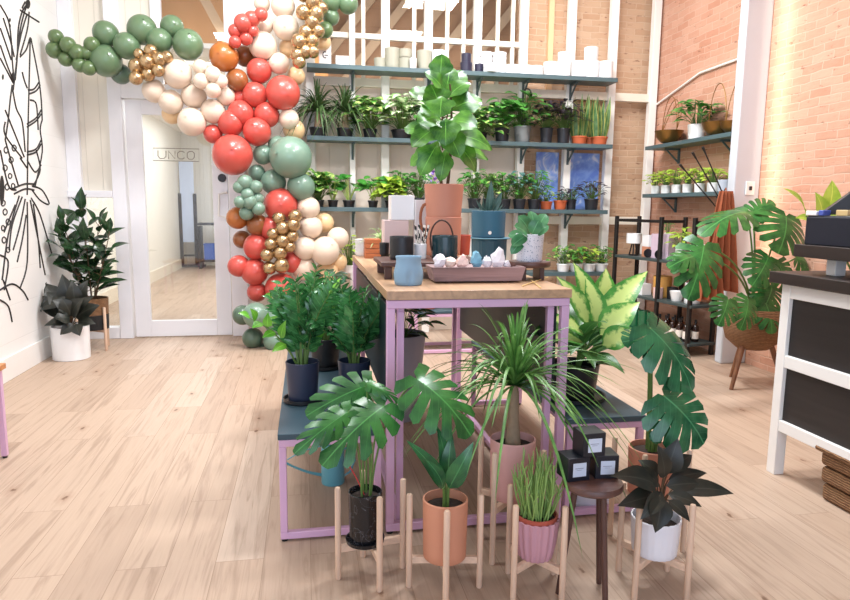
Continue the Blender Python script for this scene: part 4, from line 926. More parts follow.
ms.build('stems', DARKSTEM, t); ml.build('foliage', LM['fid'], t)
# leather loop, white box and flower behind
q = on(425, 256, RZ, .12); s_ = mpp(q)
tag(boxpart('display_box', (q.x+.01, 3.62, TZ+.19), (.085, .085, .38), M('grey_white_card', (222,220,222), .6), None), 'tall pale grey box standing behind the terracotta pots', 'box')
t = thing('leather_strap', 'brown leather strap loop hanging beside the terracotta pots', 'strap', (q.x+.01, 3.50, RZ)); mb = MB(); mb.tube([V((.028*cos(2*pi*k/16), -.0, .20+.075*sin(2*pi*k/16))) for k in range(16)], .008, 6, closed=True, flat=.5); mb.tube([(0,0,.125),(0,0,0)], .006, 6); mb.build('loop', M('tan_leather', (156,92,58), .6), t)
t, q, s_ = simple_pot(470, 257, 15, 20, RZ, 'small red terracotta pot between the tall pots on the riser', M('red_clay', (188,82,60), .6), .16, .85)
q = V((.72, 3.66, TZ)); t = plant('potted_violet', 'small violet flowering plant behind the terracotta pots', q); make_pot(t, .30, .05, .045, BLACKPL, soil=.02)
mb = MB(); r_ = R(72)
for i in range(9):
    a = i*GA; c = V((.015*cos(a)-.01, .015*sin(a), .47+.008*i)); mb.leaf(c, c+V((.03*cos(a), .03*sin(a), .015)), .022, (0,0,1), 'round', .2, .2, 5)
plabel(mb.build('flowers', M('violet_petal', (142,96,206), .6), t), 'violet blossom'); bush(t, .28, .06, .14, 14, .06, .04, LM['green'], r_)
# teal pots stack, cactus in the top one
MT = M('matte_teal', (44,96,122), .5, var=.04)
t, q, s_ = simple_pot(493, 263, 35, 23, TZ, 'ribbed dark teal pot carrying the plain teal pot', M('ribbed_teal', (38,84,104), .5, var=.05), .10, .97, flute=.02, nf=36)
MB().lathe([(.001, 0), (20*s_, 0), (20.5*s_, .004), (20*s_, .008), (.001, .008)], 36, (0, 0, 23*s_)).build('saucer', M('teal_rim', (70,120,140), .45), t)
q3 = q+V((-.008, 0, 23*s_+.009)); t = plant('potted_succulent', 'spiky dark succulent in a plain teal pot on the ribbed pot', q3); make_pot(t, 26*s_, 17*s_, 16.5*s_, MT, soil=.02)
MB().lathe([(0, 0), (.011, 0), (.011, .003), (0, .003)], 14, (-.02, -16.9*s_, 5*s_), rot=Matrix.Rotation(pi/2, 3, 'X')).build('sticker', WHITE, t)
mb = MB(); r_ = R(73)
for i in range(26):
    a = i*GA; el = radians(r_.uniform(25, 85)); l = r_.uniform(.07, .13); p = V((.02*cos(a), .02*sin(a), 26*s_-.02)); mb.leaf(p, p+dv(a, el)*l, .02, V((0,0,1))-dv(a, el)*.2+V((0,-.3,0)), 'blade', -.1, .3, 5)
mb.leaf(V((.0,0,26*s_-.02)), V((.012,0,26*s_+.19)), .055, (0,-1,.2), 'blade', .02, .1, 8); mb.leaf(V((.02,.01,26*s_-.02)), V((.09,.02,26*s_+.12)), .05, (0,-1,.2), 'blade', .05, .1, 8)
mb.build('foliage', leafmat('dark_spike', (46,74,72), (74,104,96), .4, 'plain'), t)
# tray of crystals
q = on(478.5, 283, TZ, .07); s_ = mpp(q); t = thing('wooden_tray', 'dark rustic wooden tray of crystals at the front of the table', 'tray', q); w2, d2, h2 = 47*s_, .085, 14*s_
mb = MB()
def trough(w, d, h, z0, wall, fl):
    o = [(-w*.93, -d*.85, z0), (w*.93, -d*.85, z0), (w*.93, d*.85, z0), (-w*.93, d*.85, z0), (-w, -d, h), (w, -d, h), (w, d, h), (-w, d, h), (-w+wall, -d+wall, h), (w-wall, -d+wall, h), (w-wall, d-wall, h), (-w+wall, d-wall, h),
         (-w*.93+wall, -d*.85+wall, fl), (w*.93-wall, -d*.85+wall, fl), (w*.93-wall, d*.85-wall, fl), (-w*.93+wall, d*.85-wall, fl)]
    f = [(3,2,1,0)]
    for k in range(4):
        j = (k+1) % 4; f += [(k, j, 4+j, 4+k), (4+k, 4+j, 8+j, 8+k), (8+k, 8+j, 12+j, 12+k)]
    f.append((12,13,14,15)); mb.add(o, f)
trough(w2, d2, h2+.008, .008, .01, h2-.004); mb.build('body', wood('rustic_dark', (158,130,130), 'x', .7, .5), t, bevel=.002)
for sx_ in (-.6, .6): boxpart('foot', (sx_*w2, 0, .004), (.03, .12, .008), DARKWOODX, t)
CR = lambda n, c: M(n, c, .35, var=.12, scale=60, bump=.3)
r_ = R(74)
for (px, r0, hh, col, lb) in [(442, 6.2, 1.15, ('white_crystal', (240,236,240)), 'white crystal lump at the left end of the tray'), (452.5, 6.2, .9, ('peach_crystal', (240,216,200)), 'pale peach crystal second from the left in the tray'), (465, 6.5, 1.05, ('pink_crystal', (238,206,196)), 'rosy crystal chunk in the middle of the tray'), (479, 5.6, 1.5, ('aqua_crystal', (122,180,204)), 'aqua blue pointed crystal in the tray'), (490, 4.8, 1.25, ('white_crystal', (240,236,240)), 'small white crystal right of the aqua one'), (502, 7.4, 1.35, ('white_crystal', (240,236,240)), 'tall white crystal cluster at the right end of the tray'), (511, 4.2, .9, ('white_crystal', (240,236,240)), 'low white crystal at the far right of the tray')]:
    c = on(px, 270, TZ); rr = r0*s_; o = MB().rock((0,0,0), rr, r_, hh, .22).build('crystal', CR(*col), None, smooth=20); o.location = (c.x if False else q.x+(px-478.5)*s_, q.y-.01, TZ+h2-.002+rr*hh*.92); tag(o, lb, 'crystal')
# right riser with speckled pot
t = thing('wooden_riser', 'round dark wooden cake-stand riser at the right front of the table', 'riser', on(538, 282, TZ, .13)); q = t.location; s_ = mpp(q)
RH = 18*s_; MB().lathe([(.001, RH-.026), (20*s_, RH-.026), (21*s_, RH-.02), (21*s_, RH-.003), (20.5*s_, RH), (.001, RH)], 36).build('top', DARKWOODX, t)
for dx in (-.045, .045): boxpart('leg', (dx, -.01, (RH-.026)/2), (.024, .10, RH-.026), DARKWOOD, t)
SPK = NT('speckled_ceramic'); cc = SPK.coord(); vo = SPK.node('ShaderNodeTexVoronoi', Scale=110.0); SPK.link(cc, vo.inputs['Vector'])
SPK.link(SPK.ramp(vo.outputs['Distance'], [(.2, lin((130,146,170))), (.3, lin((222,224,232)))]), SPK.b.inputs[0]); SPK.b.inputs['Roughness'].default_value = .45; SPK = SPK.m
t = plant('potted_peperomia', 'round-leaved plant in a pale speckled pot on the round riser', q+V((-.002, 0, RH))); ph = 27*s_
make_pot(t, ph, 14*s_, 12.5*s_, SPK, soil=.02)
pix_leaves(t, t.location, [(526,236,512,246,13,-.05,-.08),(530,234,518,216,16,-.0,-.02),(528,236,514,226,15,-.05,-.08),(536,234,549,226,14,-.05,-.08),(533,232,531,211,14,0,.05),(536,232,546,214,14,.03,.05),(532,234,539,220,14,-.06,-.07),(526,236,508,236,12,.04,.06),(524,238,511,254,11,-.02,-.04)], LM['peri'], R(75), kind='leaf', soilz=ph-.02, sw=.003, shape='round', curl=.1)
pl = MB(); r_ = R(76)
# two loose raffia straws
for i, (x0, y0, x1, y1) in enumerate([(522,286,548,277),(530,279,541,288)]):
    a, b = on(x0, y0, TZ+.004), on(x1, y1, TZ+.004); o = MB().tube([a, b], .0028, 6).build('raffia_straw', M('raffia', (222,190,130), .7), None); tag(o, ['longer raffia straw lying beside the crystal tray', 'shorter raffia straw crossing the longer one on the table'][i], 'straw')
# far left end of the table: wooden block stack, white baskets, spider plant
q = on(371, 258, TZ, .02); s_ = mpp(q)
for k in range(4):
    b = tag(boxpart('wooden_box', (q.x+.01, q.y, TZ+.0165+k*.032), (.105, .11, .030), wood('amber_wood', (178,104,62), 'x', .5), None, .002), 'reddish wooden box, %s of the stack at the table back left' % ['bottom', 'second from bottom', 'second from top', 'topmost'][k], 'box', 'stacked reddish wooden boxes')
q = V((.40, 4.56, TZ))
for k in range(5):
    b = thing('ceramic_bowl', 'white bowl stacked at the far left corner of the table', 'bowl', (.385, 4.57, TZ+k*.022), 0, 'white bowls stacked on the far corner of the table'); MB().lathe([(.035,0),(.045,.004),(.055,.028),(.050,.028),(.038,.008),(.001,.007)], 24).build('bowl', CERAM, b)
t = plant('potted_spider_plant', 'pale striped spider plant behind the wooden boxes on the table', V((.52, 4.50, TZ))); make_pot(t, .10, .055, .045, BLACKPL, soil=.01)
mb = MB(); r_ = R(77)
for i in range(46):
    a = i*GA; el = radians(r_.uniform(20, 85)); l = r_.uniform(.16, .3); d = dv(a, el); ribbon(mb, [V((0,0,.09))+d*(l*k/6)+V((0,0,-.12*l/.2*(k/6)**2)) for k in range(7)], .014)
mb.build('foliage', leafmat('spider_leaf', (110,150,80), (150,184,110), .4, 'edge', (232,236,196)), t)
# big grey planter standing under the table
q = V((.60, 4.2, 0)); t = plant('potted_palm', 'leafy plant in a big tapered grey planter on the floor under the table', q); make_pot(t, .58, .17, .11, M('grey_planter', (170,166,176), .6, var=.03), soil=.03)
bush(t, .55, .22, .3, 40, .13, .05, LM['mondk'], R(78), 'ovate')
# bench far behind the table: seedling pots
for i, (x, lb) in enumerate([(1.18, 'small terracotta pot of ferny seedlings seen under the table'), (1.45, 'second seedling pot on the far low bench'), (1.75, 'third seedling pot on the far low bench'), (2.05, 'last seedling pot at the right of the far low bench')]):
    t = plant('potted_seedling', lb, V((x, 6.22, .42)), 'seedlings on the far low bench'); make_pot(t, .11, .065, .05, ORANGEPOT if i == 0 else BLACKPL, soil=.01); bush(t, .1, .11, .2, 36, .07, .03, LM['green'] if i % 2 == 0 else LM['pothos'], R(80+i), 'ovate')

# ================================================================== LONG SHELF PLANTS
def shelf_x(px, zt, yy): # x of a pot seen at px standing at depth yy on height zt
    lo, hi = -1.0, 5.0
    for _ in range(40):
        mid = (lo+hi)/2; d = V((mid, yy, zt))-EYE; X = 425+CAMF*d.dot(_r)/d.dot(_f)
        if X < px: lo = mid
        else: hi = mid
    return lo
def shelf_plant(px, zt, wpx, hpx, mat, kind, fw, fh, label, lm, seed, group, yy=7.02, n=None, **k):
    x = shelf_x(px, zt, yy); q = V((x, yy, zt)); s_ = mpp(q); t = plant('potted_'+kind, label, q, group); h = hpx*s_; fw *= 1.15; fh *= 1.12
    make_pot(t, h, wpx*s_/2, wpx*s_/2*.82, mat, soil=.012, rim=k.get('rim', .015), lip=.003, seg=20); z0 = h-.01; rx, fhm = fw*s_/2, fh*s_; r_ = R(seed)
    if kind == 'ponytail_palm': ponytail(t, z0, .17, .03, n or 150, fhm*1.05, .017, LM[lm], r_)
    elif kind == 'snake_plant': snake(t, z0, n or 12, fhm, .066, wpx*s_*.42, LM[lm], r_)
    elif kind == 'pilea': pilea(t, z0, n or 14, fhm*.9, rx*.8, .11, LM[lm], r_)
    else: bush(t, z0, rx, fhm, n or 78, k.get('L', .135), k.get('W', .10), LM[lm], r_, k.get('shape', 'heart'), hang=k.get('hang', 0))
    return t
G2 = 'potted plants on the middle long shelf'
shelf_plant(318, S2, 17, 9, BLACKPL, 'ponytail_palm', 50, 46, 'ponytail palm with bare trunk at the left end of the middle shelf', 'ponyd', 101, G2)
shelf_plant(345, S2, 17, 9, BLACKPL, 'ponytail_palm', 44, 42, 'second ponytail palm from the left on the middle shelf', 'ponyd', 102, G2)
shelf_plant(370, S2, 14, 9, BLACKPL, 'arrowhead_plant', 36, 34, 'pale variegated arrowhead plant right of the two ponytail palms', 'pothos', 103, G2)
shelf_plant(402, S2, 22, 9, BLACKPL, 'arrowhead_plant', 40, 36, 'whitest variegated plant on the middle shelf left of the fiddle leaf fig', 'white', 104, G2)
shelf_plant(430, S2, 14, 9, BLACKPL, 'arrowhead_plant', 36, 30, 'leafy plant on the middle shelf hidden behind the fiddle leaf fig', 'green', 105, G2)
shelf_plant(480, S2, 14, 9, BLACKPL, 'pothos', 36, 26, 'trailing pothos on the middle shelf just right of the fiddle leaf fig', 'pothos', 106, G2, hang=.15)
shelf_plant(502, S2, 15, 14, DARKPOT, 'pothos', 40, 30, 'bushy pothos in a dark pot left of the hanger hook on the middle shelf', 'green', 107, G2, hang=.1)
shelf_plant(522, S2, 17, 16, M('grey_pot', (120,124,124), .5), 'pothos', 44, 34, 'bushy pothos in a grey hanging pot under the hook on the middle shelf', 'green', 108, G2, hang=.12, n=60)
x = shelf_x(521, S2, 7.02); hk = thing('hanging_hook', 'curved wire hook rising from the grey pothos pot on the middle shelf', 'hook', (x, 7.0, S2)); MB().tube([(0,0,.17),(0,0,.50)]+[(.045-.045*cos(pi*k/8), 0, .52+.05*sin(pi*k/8)) for k in range(9)]+[(.09,0,.49)], .007, 7).build('hook', BLACKMET, hk)
shelf_plant(546, S2, 13, 15, DARKPOT, 'dark_aglaonema', 34, 28, 'dark-leaved plant in a charcoal pot, left of the pair on the middle shelf', 'dark', 109, G2, shape='lance', W=.045, L=.15)
shelf_plant(563, S2, 13, 15, DARKPOT, 'dark_aglaonema', 34, 28, 'dark-leaved plant in a charcoal pot next to the snake plants', 'dark', 110, G2, shape='lance', W=.045, L=.15)
shelf_plant(579, S2, 15, 8, ORANGEPOT, 'snake_plant', 20, 40, 'snake plant in a terracotta pot, left of the two on the middle shelf', 'snake', 111, G2)
shelf_plant(599, S2, 16, 8, ORANGEPOT, 'snake_plant', 20, 42, 'snake plant in a terracotta pot at the right end of the middle shelf', 'snake', 112, G2)
shelf_plant(589, S2, 8, 8, ORANGEPOT, 'snake_plant', 12, 36, 'narrow snake plant squeezed behind the other two', 'snake', 113, G2, yy=7.10, n=6)
G3 = 'small pots on the lowest long shelf'
for i, (px, fw, lb, kind, lm, fh) in enumerate([(319, 24, 'thin leggy plant in a small black pot beside the balloons', 'arrowhead_plant', 'pothos', 30), (333, 22, 'bushy pilea in a small black pot second from the balloons', 'pilea', 'pil', 28), (349, 26, 'pilea with wide round leaves in a small black pot third from the balloons', 'pilea', 'pil', 28), (373, 28, 'tallest pilea in a small black pot standing apart on the lowest shelf', 'pilea', 'pil', 30), (390, 20, 'lime green pilea in a small black pot behind the white cube', 'arrowhead_plant', 'lime', 24)]):
    shelf_plant(px, S3, 10 if i != 2 else 12, 7, BLACKPL, kind, fw, fh, lb, lm, 120+i, G3, yy=6.98)
for i, (px, lm, lb) in enumerate([(402, 'green', 'leafy bush behind the white cube on the lowest shelf'), (418, 'green', 'leafy bush left of the terracotta pots on the lowest shelf'), (474, 'green', 'bright bush right of the terracotta pots on the lowest shelf'), (489, 'pothos', 'light green bush behind the teal pot on the lowest shelf'), (504, 'green', 'round leafy bush third right of the terracotta pots'), (519, 'blue', 'grey-green bush at the middle of the lowest shelf'), (534, 'green', 'last green bush left of the little terracotta pots')]):
    shelf_plant(px, S3, 13, 10, DARKPOT, 'leafy_bush', 32, 28, lb, lm, 130+i, G3, n=60, L=.09, W=.06, shape='ovate')
shelf_plant(546, S3, 12, 8, ORANGEPOT, 'succulent', 16, 12, 'tiny plant in a little terracotta pot, left of the pair on the lowest shelf', 'lime', 140, G3, n=20, L=.06, W=.04)
shelf_plant(560, S3, 13, 9, ORANGEPOT, 'succulent', 18, 10, 'tiny plant in a little terracotta pot, right of the pair on the lowest shelf', 'blue', 141, G3, n=20, L=.06, W=.04)
shelf_plant(571, S3, 10, 10, DARKPOT, 'dark_bush', 24, 14, 'dark purple plant in a black pot right of the small terracotta pots', 'dark', 142, G3, n=36, L=.08, W=.04, shape='lance')
shelf_plant(591, S3, 14, 11, DARKPOT, 'dark_bush', 28, 18, 'dark purple plant in a black pot at the right end of the lowest shelf', 'dark', 143, G3, n=46, L=.08, W=.045, shape='ovate')
G4 = 'seedlings on the low shelf near the floor'
for i, (px, lm) in enumerate([(350, 'lime'), (563, 'pothos'), (576, 'green'), (589, 'lime'), (601, 'green')]):
    shelf_plant(px, S4, 13, 8, CERAM, 'seedling', 26, 18 if i else 30, ['lime green plant low beside the cream balloons', 'first white potted seedling right of the tall table', 'second white potted seedling right of the tall table', 'third white potted seedling right of the tall table', 'rightmost white potted seedling on the low shelf'][i], lm, 150+i, G4, yy=6.98, n=40, L=.08, W=.05, shape='ovate')
# ---- top shelf ceramics
def bowlstack(px, n, wpx, hpx, label, mat, grp, yy=7.03, name='ceramic_bowl', cat='bowl', z0=S1):
    x = shelf_x(px, z0, yy); s_ = mpp((x, yy, z0)); r0 = wpx*s_/2; hh = hpx*s_
    for k in range(n):
        t = thing(name, label, cat, (x, yy, z0+k*hh/n), 0, grp)
        MB().lathe([(r0*.8, 0), (r0*.96, hh/n*.1), (r0, hh/n*.93), (r0*.95, hh/n*.96), (r0*.9, hh/n*.55), (.001, hh/n*.5)], 24).build('bowl', mat, t)
GT = 'ceramics on the topmost shelf'; GREY = M('grey_green_ceramic', (158,155,138), .45)
def cyl_pot(px, wpx, hpx, label, mat, dz=0, yy=7.03):
    x = shelf_x(px, S1, yy); s_ = mpp((x, yy, S1)); t = thing('ceramic_pot', label, 'pot', (x, yy, S1+dz*s_), 0, GT); make_pot(t, hpx*s_, wpx*s_/2, wpx*s_/2*.96, mat, soil=0, seg=24); return t
for (px, wp, hp, lb, dz) in [(380, 12, 10, 'low grey-green pot at the left of the grey group on the top shelf', 0), (392, 15, 20, 'tall grey-green pot second in the grey group on the top shelf', 0), (405, 14, 11, 'lower grey-green pot of the pair stacked in the grey group', 0), (405, 14, 8, 'upper grey-green pot of the pair stacked in the grey group', 11.5), (424, 15, 19, 'tallest grey-green pot right of the small white cup', 0)]: cyl_pot(px, wp, hp, lb, GREY, dz)
cyl_pot(413, 7, 10, 'small white cup among the grey-green pots on the top shelf', CERAM, 0, 6.94)
cyl_pot(438, 14, 20, 'white pot behind the tip of the fiddle leaf fig on the top shelf', CERAM)
NV = M('navy_ceramic', (44,42,62), .35)
for (px, dz, lb, wp, hp) in [(466, 0, 'dark navy cup at the bottom of the stack on the top shelf', 12, 10), (466, 9.5, 'dark navy cup stacked on another one on the top shelf', 10, 9), (479, 0, 'single dark navy cup on the top shelf', 9, 9)]: cyl_pot(px, wp, hp, lb, NV, dz)
bowlstack(485, 5, 13, 12, 'white bowl in the stack right behind the single navy cup', CERAM, GT, 7.09, z0=S1+.09) if False else None
bowlstack(485.5, 5, 13, 22, 'white bowl in the tall stack behind the single navy cup', CERAM, GT, 7.1)
bowlstack(499, 5, 14, 22, 'white bowl in the tall stack second from the navy cups', CERAM, GT, 7.08)
bowlstack(490, 2, 14, 8, 'low white dish in front of the tall bowl stacks', CERAM, GT, 6.95)
for i, px in enumerate((512, 525, 536)): bowlstack(px, 3, 14, 9, 'white dish in the %s low stack right of the tall bowl stacks' % ('first', 'second', 'third')[i], CERAM, GT, 6.99)
for (px, wp, hp, lb, dz) in [(550, 14, 14, 'white pot first from the left in the white row on the top shelf', 0), (563, 14, 15, 'white pot with another one standing on it, left of the white post', 0), (563, 12, 9, 'white pot standing on another white pot, left of the white post', 15), (578, 15, 16, 'white pot just right of the white post on the top shelf', 0), (591, 15, 17, 'white pot under the highest white pot on the top shelf', 0), (590, 14, 13, 'highest white pot, stacked near the right end of the top shelf', 17), (605, 15, 17, 'white pot at the right end of the top shelf', 0)]: cyl_pot(px, wp, hp, lb, CERAM, dz)
for (px, wp, hp, lb) in [(325, 12, 20, 'white boxed product with dark mark at the left end of the top shelf'), (342, 13, 9, 'low white box second from the left on the top shelf')]:
    x = shelf_x(px, S1, 7.0); s_ = mpp((x, 7.0, S1)); b = thing('product_box', lb, 'box', (x, 7.0, S1), 0, GT); boxpart('body', (0, 0, hp*s_/2), (wp*s_, .12, hp*s_), WHITE, b)
    if hp > 15:
        mb = MB(); mb.tube([(.022*cos(a*pi/6), -.0615, hp*s_*.45+.03*sin(a*pi/6)) for a in range(2, 11)], .005, 5); mb.span(-.004, .03, -.0625, -.0605, hp*s_*.42, hp*s_*.45); mb.build('printed_mark', M('dark_print', (60,56,64), .6), b)
    else: mb = MB(); mb.span(-.05, .04, -.0615, -.0605, hp*s_*.55, hp*s_*.62); mb.span(-.05, .02, -.0615, -.0605, hp*s_*.35, hp*s_*.40); mb.build('printed_lines', M('grey_print', (120,124,140), .6), b)
# blue panels with mottled pale strokes in their colour, behind the posts
BP = NT('mottled_blue'); cc = BP.coord(scale=(2.2,1,1.4)); nz = BP.node('ShaderNodeTexNoise', Scale=3.0, Detail=5.0, Distortion=2.0); BP.link(cc, nz.inputs[0])
BP.link(BP.ramp(nz.outputs[0], [(.35, lin((112,146,232))), (.55, lin((144,178,244))), (.68, lin((214,224,250)))]), BP.b.inputs[0]); BP.b.inputs['Roughness'].default_value = .3; BP = BP.m
for (x0, x1, lb) in [(2.60, 2.87, 'narrow blue panel between the posts under the middle shelf'), (2.97, 3.37, 'wide blue panel with a pale shape under the middle shelf')]:
    b = tag(boxpart('blue_panel', ((x0+x1)/2, YB+.045, 1.71), (x1-x0, .02, .66), BP, None), lb, 'panel')
    if x1 > 3.2: mb = MB(); mb.add([(-.13,-.0115,-.22),(-.09,-.0115,-.22),(-.03,-.0115,.1),(-.06,-.0115,.12)], [(0,1,2,3)]); mb.add([(.02,-.0115,-.2),(.10,-.0115,-.2),(.10,-.0115,.26),(.02,-.0115,.28)], [(0,1,2,3)]); mb.build('pale_shape', M('pale_mark', (226,218,240), .4), b, smooth=0)

# ================================================================== RIGHT WALL SHELVES
q = V((3.82, 6.08, RA)); t = plant('potted_pothos', 'pothos in a white pot between brass bowls on the upper brick wall shelf', q)
make_pot(t, .14, .085, .072, CERAM, soil=.015); bush(t, .13, .2, .27, 52, .14, .09, LM['green'], R(161), 'ovate', .4)
def bowl(x, y, z, r0, label, arch):
    t = thing('brass_bowl', label, 'bowl', (x, y, z), 0, 'brass hanging bowls on the upper brick wall shelf')
    MB().lathe([(r0*.25, 0), (r0*.55, r0*.12), (r0*.85, r0*.45), (r0, r0*.9), (r0*.97, r0*.9), (r0*.8, r0*.48), (r0*.5, r0*.16), (.001, r0*.12)], 32).build('bowl', BRASS, t)
    for k, sp in enumerate(arch): MB().tube([(0+sp*.25*sin(pi*j/14), -r0*.95*cos(pi*j/14), r0*.88+(.36-.03*k)*sin(pi*j/14)) for j in range(15)], .004, 6).build('handle', BRASS, t)
    return t
bowl(3.83, 6.60, RA, .15, 'left brass bowl with thin looped wire handles', (0, .2, .4))
bowl(3.84, 5.78, RA, .14, 'brass bowl right of the pothos on the upper brick wall shelf', (0,))
bowl(3.86, 5.56, RA, .12, 'brass bowl at the right end of the upper brick wall shelf', (.1,))
for i in range(6):
    t = plant('potted_seedling', ['white potted lime seedling at the left end of the lower brick wall shelf', 'second lime seedling from the left on the lower brick wall shelf', 'third lime seedling from the left on the lower brick wall shelf', 'fourth lime seedling on the lower brick wall shelf', 'fifth lime seedling on the lower brick wall shelf', 'rightmost lime seedling by the grey pot on the lower brick wall shelf'][i], V((3.85, 6.84-.21*i, RB)), 'lime seedlings on the lower brick wall shelf')
    make_pot(t, .09, .055, .05, CERAM, soil=.01, seg=20); bush(t, .08, .11, .19, 34, .08, .05, LM['lime'], R(170+i), 'ovate')
t = thing('ceramic_pot', 'small grey pot at the right end of the lower brick wall shelf', 'pot', (3.86, 5.62, RB)); make_pot(t, .11, .065, .06, M('cool_grey_pot', (176,184,196), .5), soil=0)
fr = thing('paper_notice', 'white framed paper notice on the brick wall above the lower shelf', 'notice', (XR-.0062, 5.62, 1.82)); boxpart('sheet', (0, 0, 0), (.012, .30, .22), WHITE, fr); mb = MB()
for k in range(3): mb.span(-.0075, -.006, -.10, .1-.03*k, .05-.05*k, .058-.05*k)
mb.build('printed_lines', M('grey_print', (120,124,140), .6), fr)
# outlet on the pilaster, conduit above
t = thing('wall_outlet', 'white wall outlet plate on the pale pilaster', 'outlet', (3.90, 5.312, 1.60)); boxpart('plate', (0, 0, 0), (.085, .012, .12), WHITE, t); boxpart('socket', (0, -.008, 0), (.03, .006, .035), BLACKPL, t)
cd = thing('conduit_pipe', 'painted conduit pipe running along the brick wall up to a junction box', 'pipe', (XR-.03, 6.0, 2.6))
pts = [at_x(640, 86, XR-.02)]; pts = [V((XR-.02, 7.15, 2.60)), at_x(700, 73, XR-.02), V((XR-.02, 5.64, 2.80)), V((XR-.02, 5.54, 2.86)), V((XR-.02, 5.50, 2.98)), V((XR-.02, 5.50, 3.25))]
MB().tube([p_-cd.location for p_ in pts], .012, 8).build('pipe', TRIM, cd); p_ = V((XR-.033, 5.50, 3.22)); boxpart('junction_box', p_-cd.location+V((0,0,.08)), (.06, .10, .16), M('grey_box', (186,192,200), .5), cd)

# ================================================================== DARK RACK
A, B = V((3.385, 6.80, 0)), V((3.60, 5.62, 0)); mid = (A+B)/2; dirr = (B-A).normalized(); rz = atan2(dirr.y, dirr.x)
rk = thing('shelf_rack', 'dark open metal shelf rack in the corner along the brick wall', 'rack', mid, rz); L2 = (B-A).length/2
RK = M('rack_board', (64,76,76), .4, var=.06); DP = .30   # local x runs towards the camera, local +y away from the front edge
for x in (-L2, 0.12, L2-.02):
    for y in (0, DP): boxpart('post', (x, y, .665), (.035, .035, 1.33), BLACKMET, rk)
for x in (-L2, .12, L2-.02): boxpart('rail', (x, DP/2, 1.285), (.025, DP, .03), BLACKMET, rk)
boxpart('rail', ((.12-L2)/2, 0, 1.285), (L2+.12, .025, .03), BLACKMET, rk)
RZS = (.905, .50, .13)
for z in RZS: boxpart('shelf', (0, DP/2, z-.014), (2*L2+.03, DP+.03, .028), RK, rk)
def onrack(fx, fy, z): # fraction along the rack, depth from its front edge
    p_ = Matrix.Rotation(rz, 3, 'Z') @ V((-L2+2*L2*fx, fy, 0)); return mid + p_ + V((0, 0, z))
def rpot(fx, fy, z, w, h, label, mat, taper=.95, name='ceramic_pot', cat='pot', **k):
    t = thing(name, label, cat, onrack(fx, fy, RZS[z])); make_pot(t, h, w/2, w/2*taper, mat, soil=0, seg=24, **k); return t
b = thing('candle_stand', 'white cup candle on a dark three-legged stand at the far end of the rack', 'candle', onrack(.15, .10, RZS[0])); make_pot(b, .01, .05, .05, BLACKMET, soil=0, name='base')
for k in range(3): a = 2*pi*k/3; MB().tube([(.02*cos(a), .02*sin(a), .13), (.05*cos(a), .05*sin(a), .005)], .008, 8).build('leg', BLACKMET, b)
MB().lathe([(.07, .13), (.08, .135), (.08, .24), (.075, .24), (.073, .15), (.001, .15)], 24).build('cup', CERAM, b)
tag(boxpart('product_box', onrack(.34, .14, RZS[0]+.17), (.13, .13, .12), CERAM, None), 'white box on top of the copper box on the rack', 'box'); tag(boxpart('product_box', onrack(.34, .14, RZS[0]+.055), (.13, .13, .11), M('copper_card', (206,140,110), .5), None), 'copper coloured box under the white box on the rack', 'box')
for i, fx in enumerate((.47, .58)):
    t = tag(boxpart('gift_bag', onrack(fx, .12, RZS[0]+.125), (.13, .11, .25), M('lavender_card', (206,184,200), .6), None, rz=rz), ['lavender box on the top rack shelf nearer the corner', 'lavender box on the top rack shelf nearer the camera'][i], 'box')
for i, fx in enumerate((.42, .56)): 
    t = thing('stone_coaster', ['dark round coaster leaning left in front of the lavender boxes', 'dark round coaster leaning right in front of the lavender boxes'][i], 'coaster', onrack(fx, .03, RZS[0]+.047)); MB().lathe([(.001,-.006),(.045,-.006),(.047,0),(.045,.006),(.001,.006)], 24, rot=Matrix.Rotation(pi/2, 3, 'X')).build('disc', BLACKPL, t)
t = plant('potted_sprig', 'small yellow-green sprig in a white pot on the rack top shelf', onrack(.73, .12, RZS[0])); make_pot(t, .12, .05, .045, CERAM, soil=.01); bush(t, .11, .12, .24, 34, .08, .04, LM['lime'], R(181), 'ovate')
t = plant('potted_sprig', 'thin sprig in a narrow white vase behind the lavender boxes', onrack(.45, .24, RZS[0])); make_pot(t, .26, .035, .03, CERAM, soil=.01); bush(t, .25, .07, .16, 14, .06, .03, LM['green'], R(182), 'ovate')
rpot(.9, .15, 0, .15, .17, 'white pot at the camera end of the rack top shelf', CERAM)
tag(boxpart('product_box', onrack(.30, .10, RZS[1]+.06), (.15, .12, .12), CERAM, None, rz=rz), 'white box at the corner end of the middle rack shelf', 'box')
rpot(.50, .16, 1, .19, .22, 'mustard yellow pot on the middle rack shelf', M('mustard_pot', (214,160,84), .5)); rpot(.56, .05, 1, .10, .11, 'pale pink cup in front of the mustard pot', M('pale_pink_cup', (232,196,192), .45))
rpot(.63, .16, 1, .11, .12, 'black cup beside the mustard pot', BLACKPL); rpot(.74, .10, 1, .14, .10, 'white rounded bowl on the middle rack shelf', CERAM, .7, 'ceramic_bowl', 'bowl'); rpot(.90, .12, 1, .15, .20, 'large white candle jar at the camera end of the middle rack shelf', CERAM, .98, 'candle_jar', 'candle'); rpot(.80, .22, 1, .13, .19, 'cream jar standing behind the white bowl on the rack', M('cream_jar', (236,214,190), .5))
AMB = M('amber_glass', (44,22,14), .12, var=.1, coat=.4)
k = 0
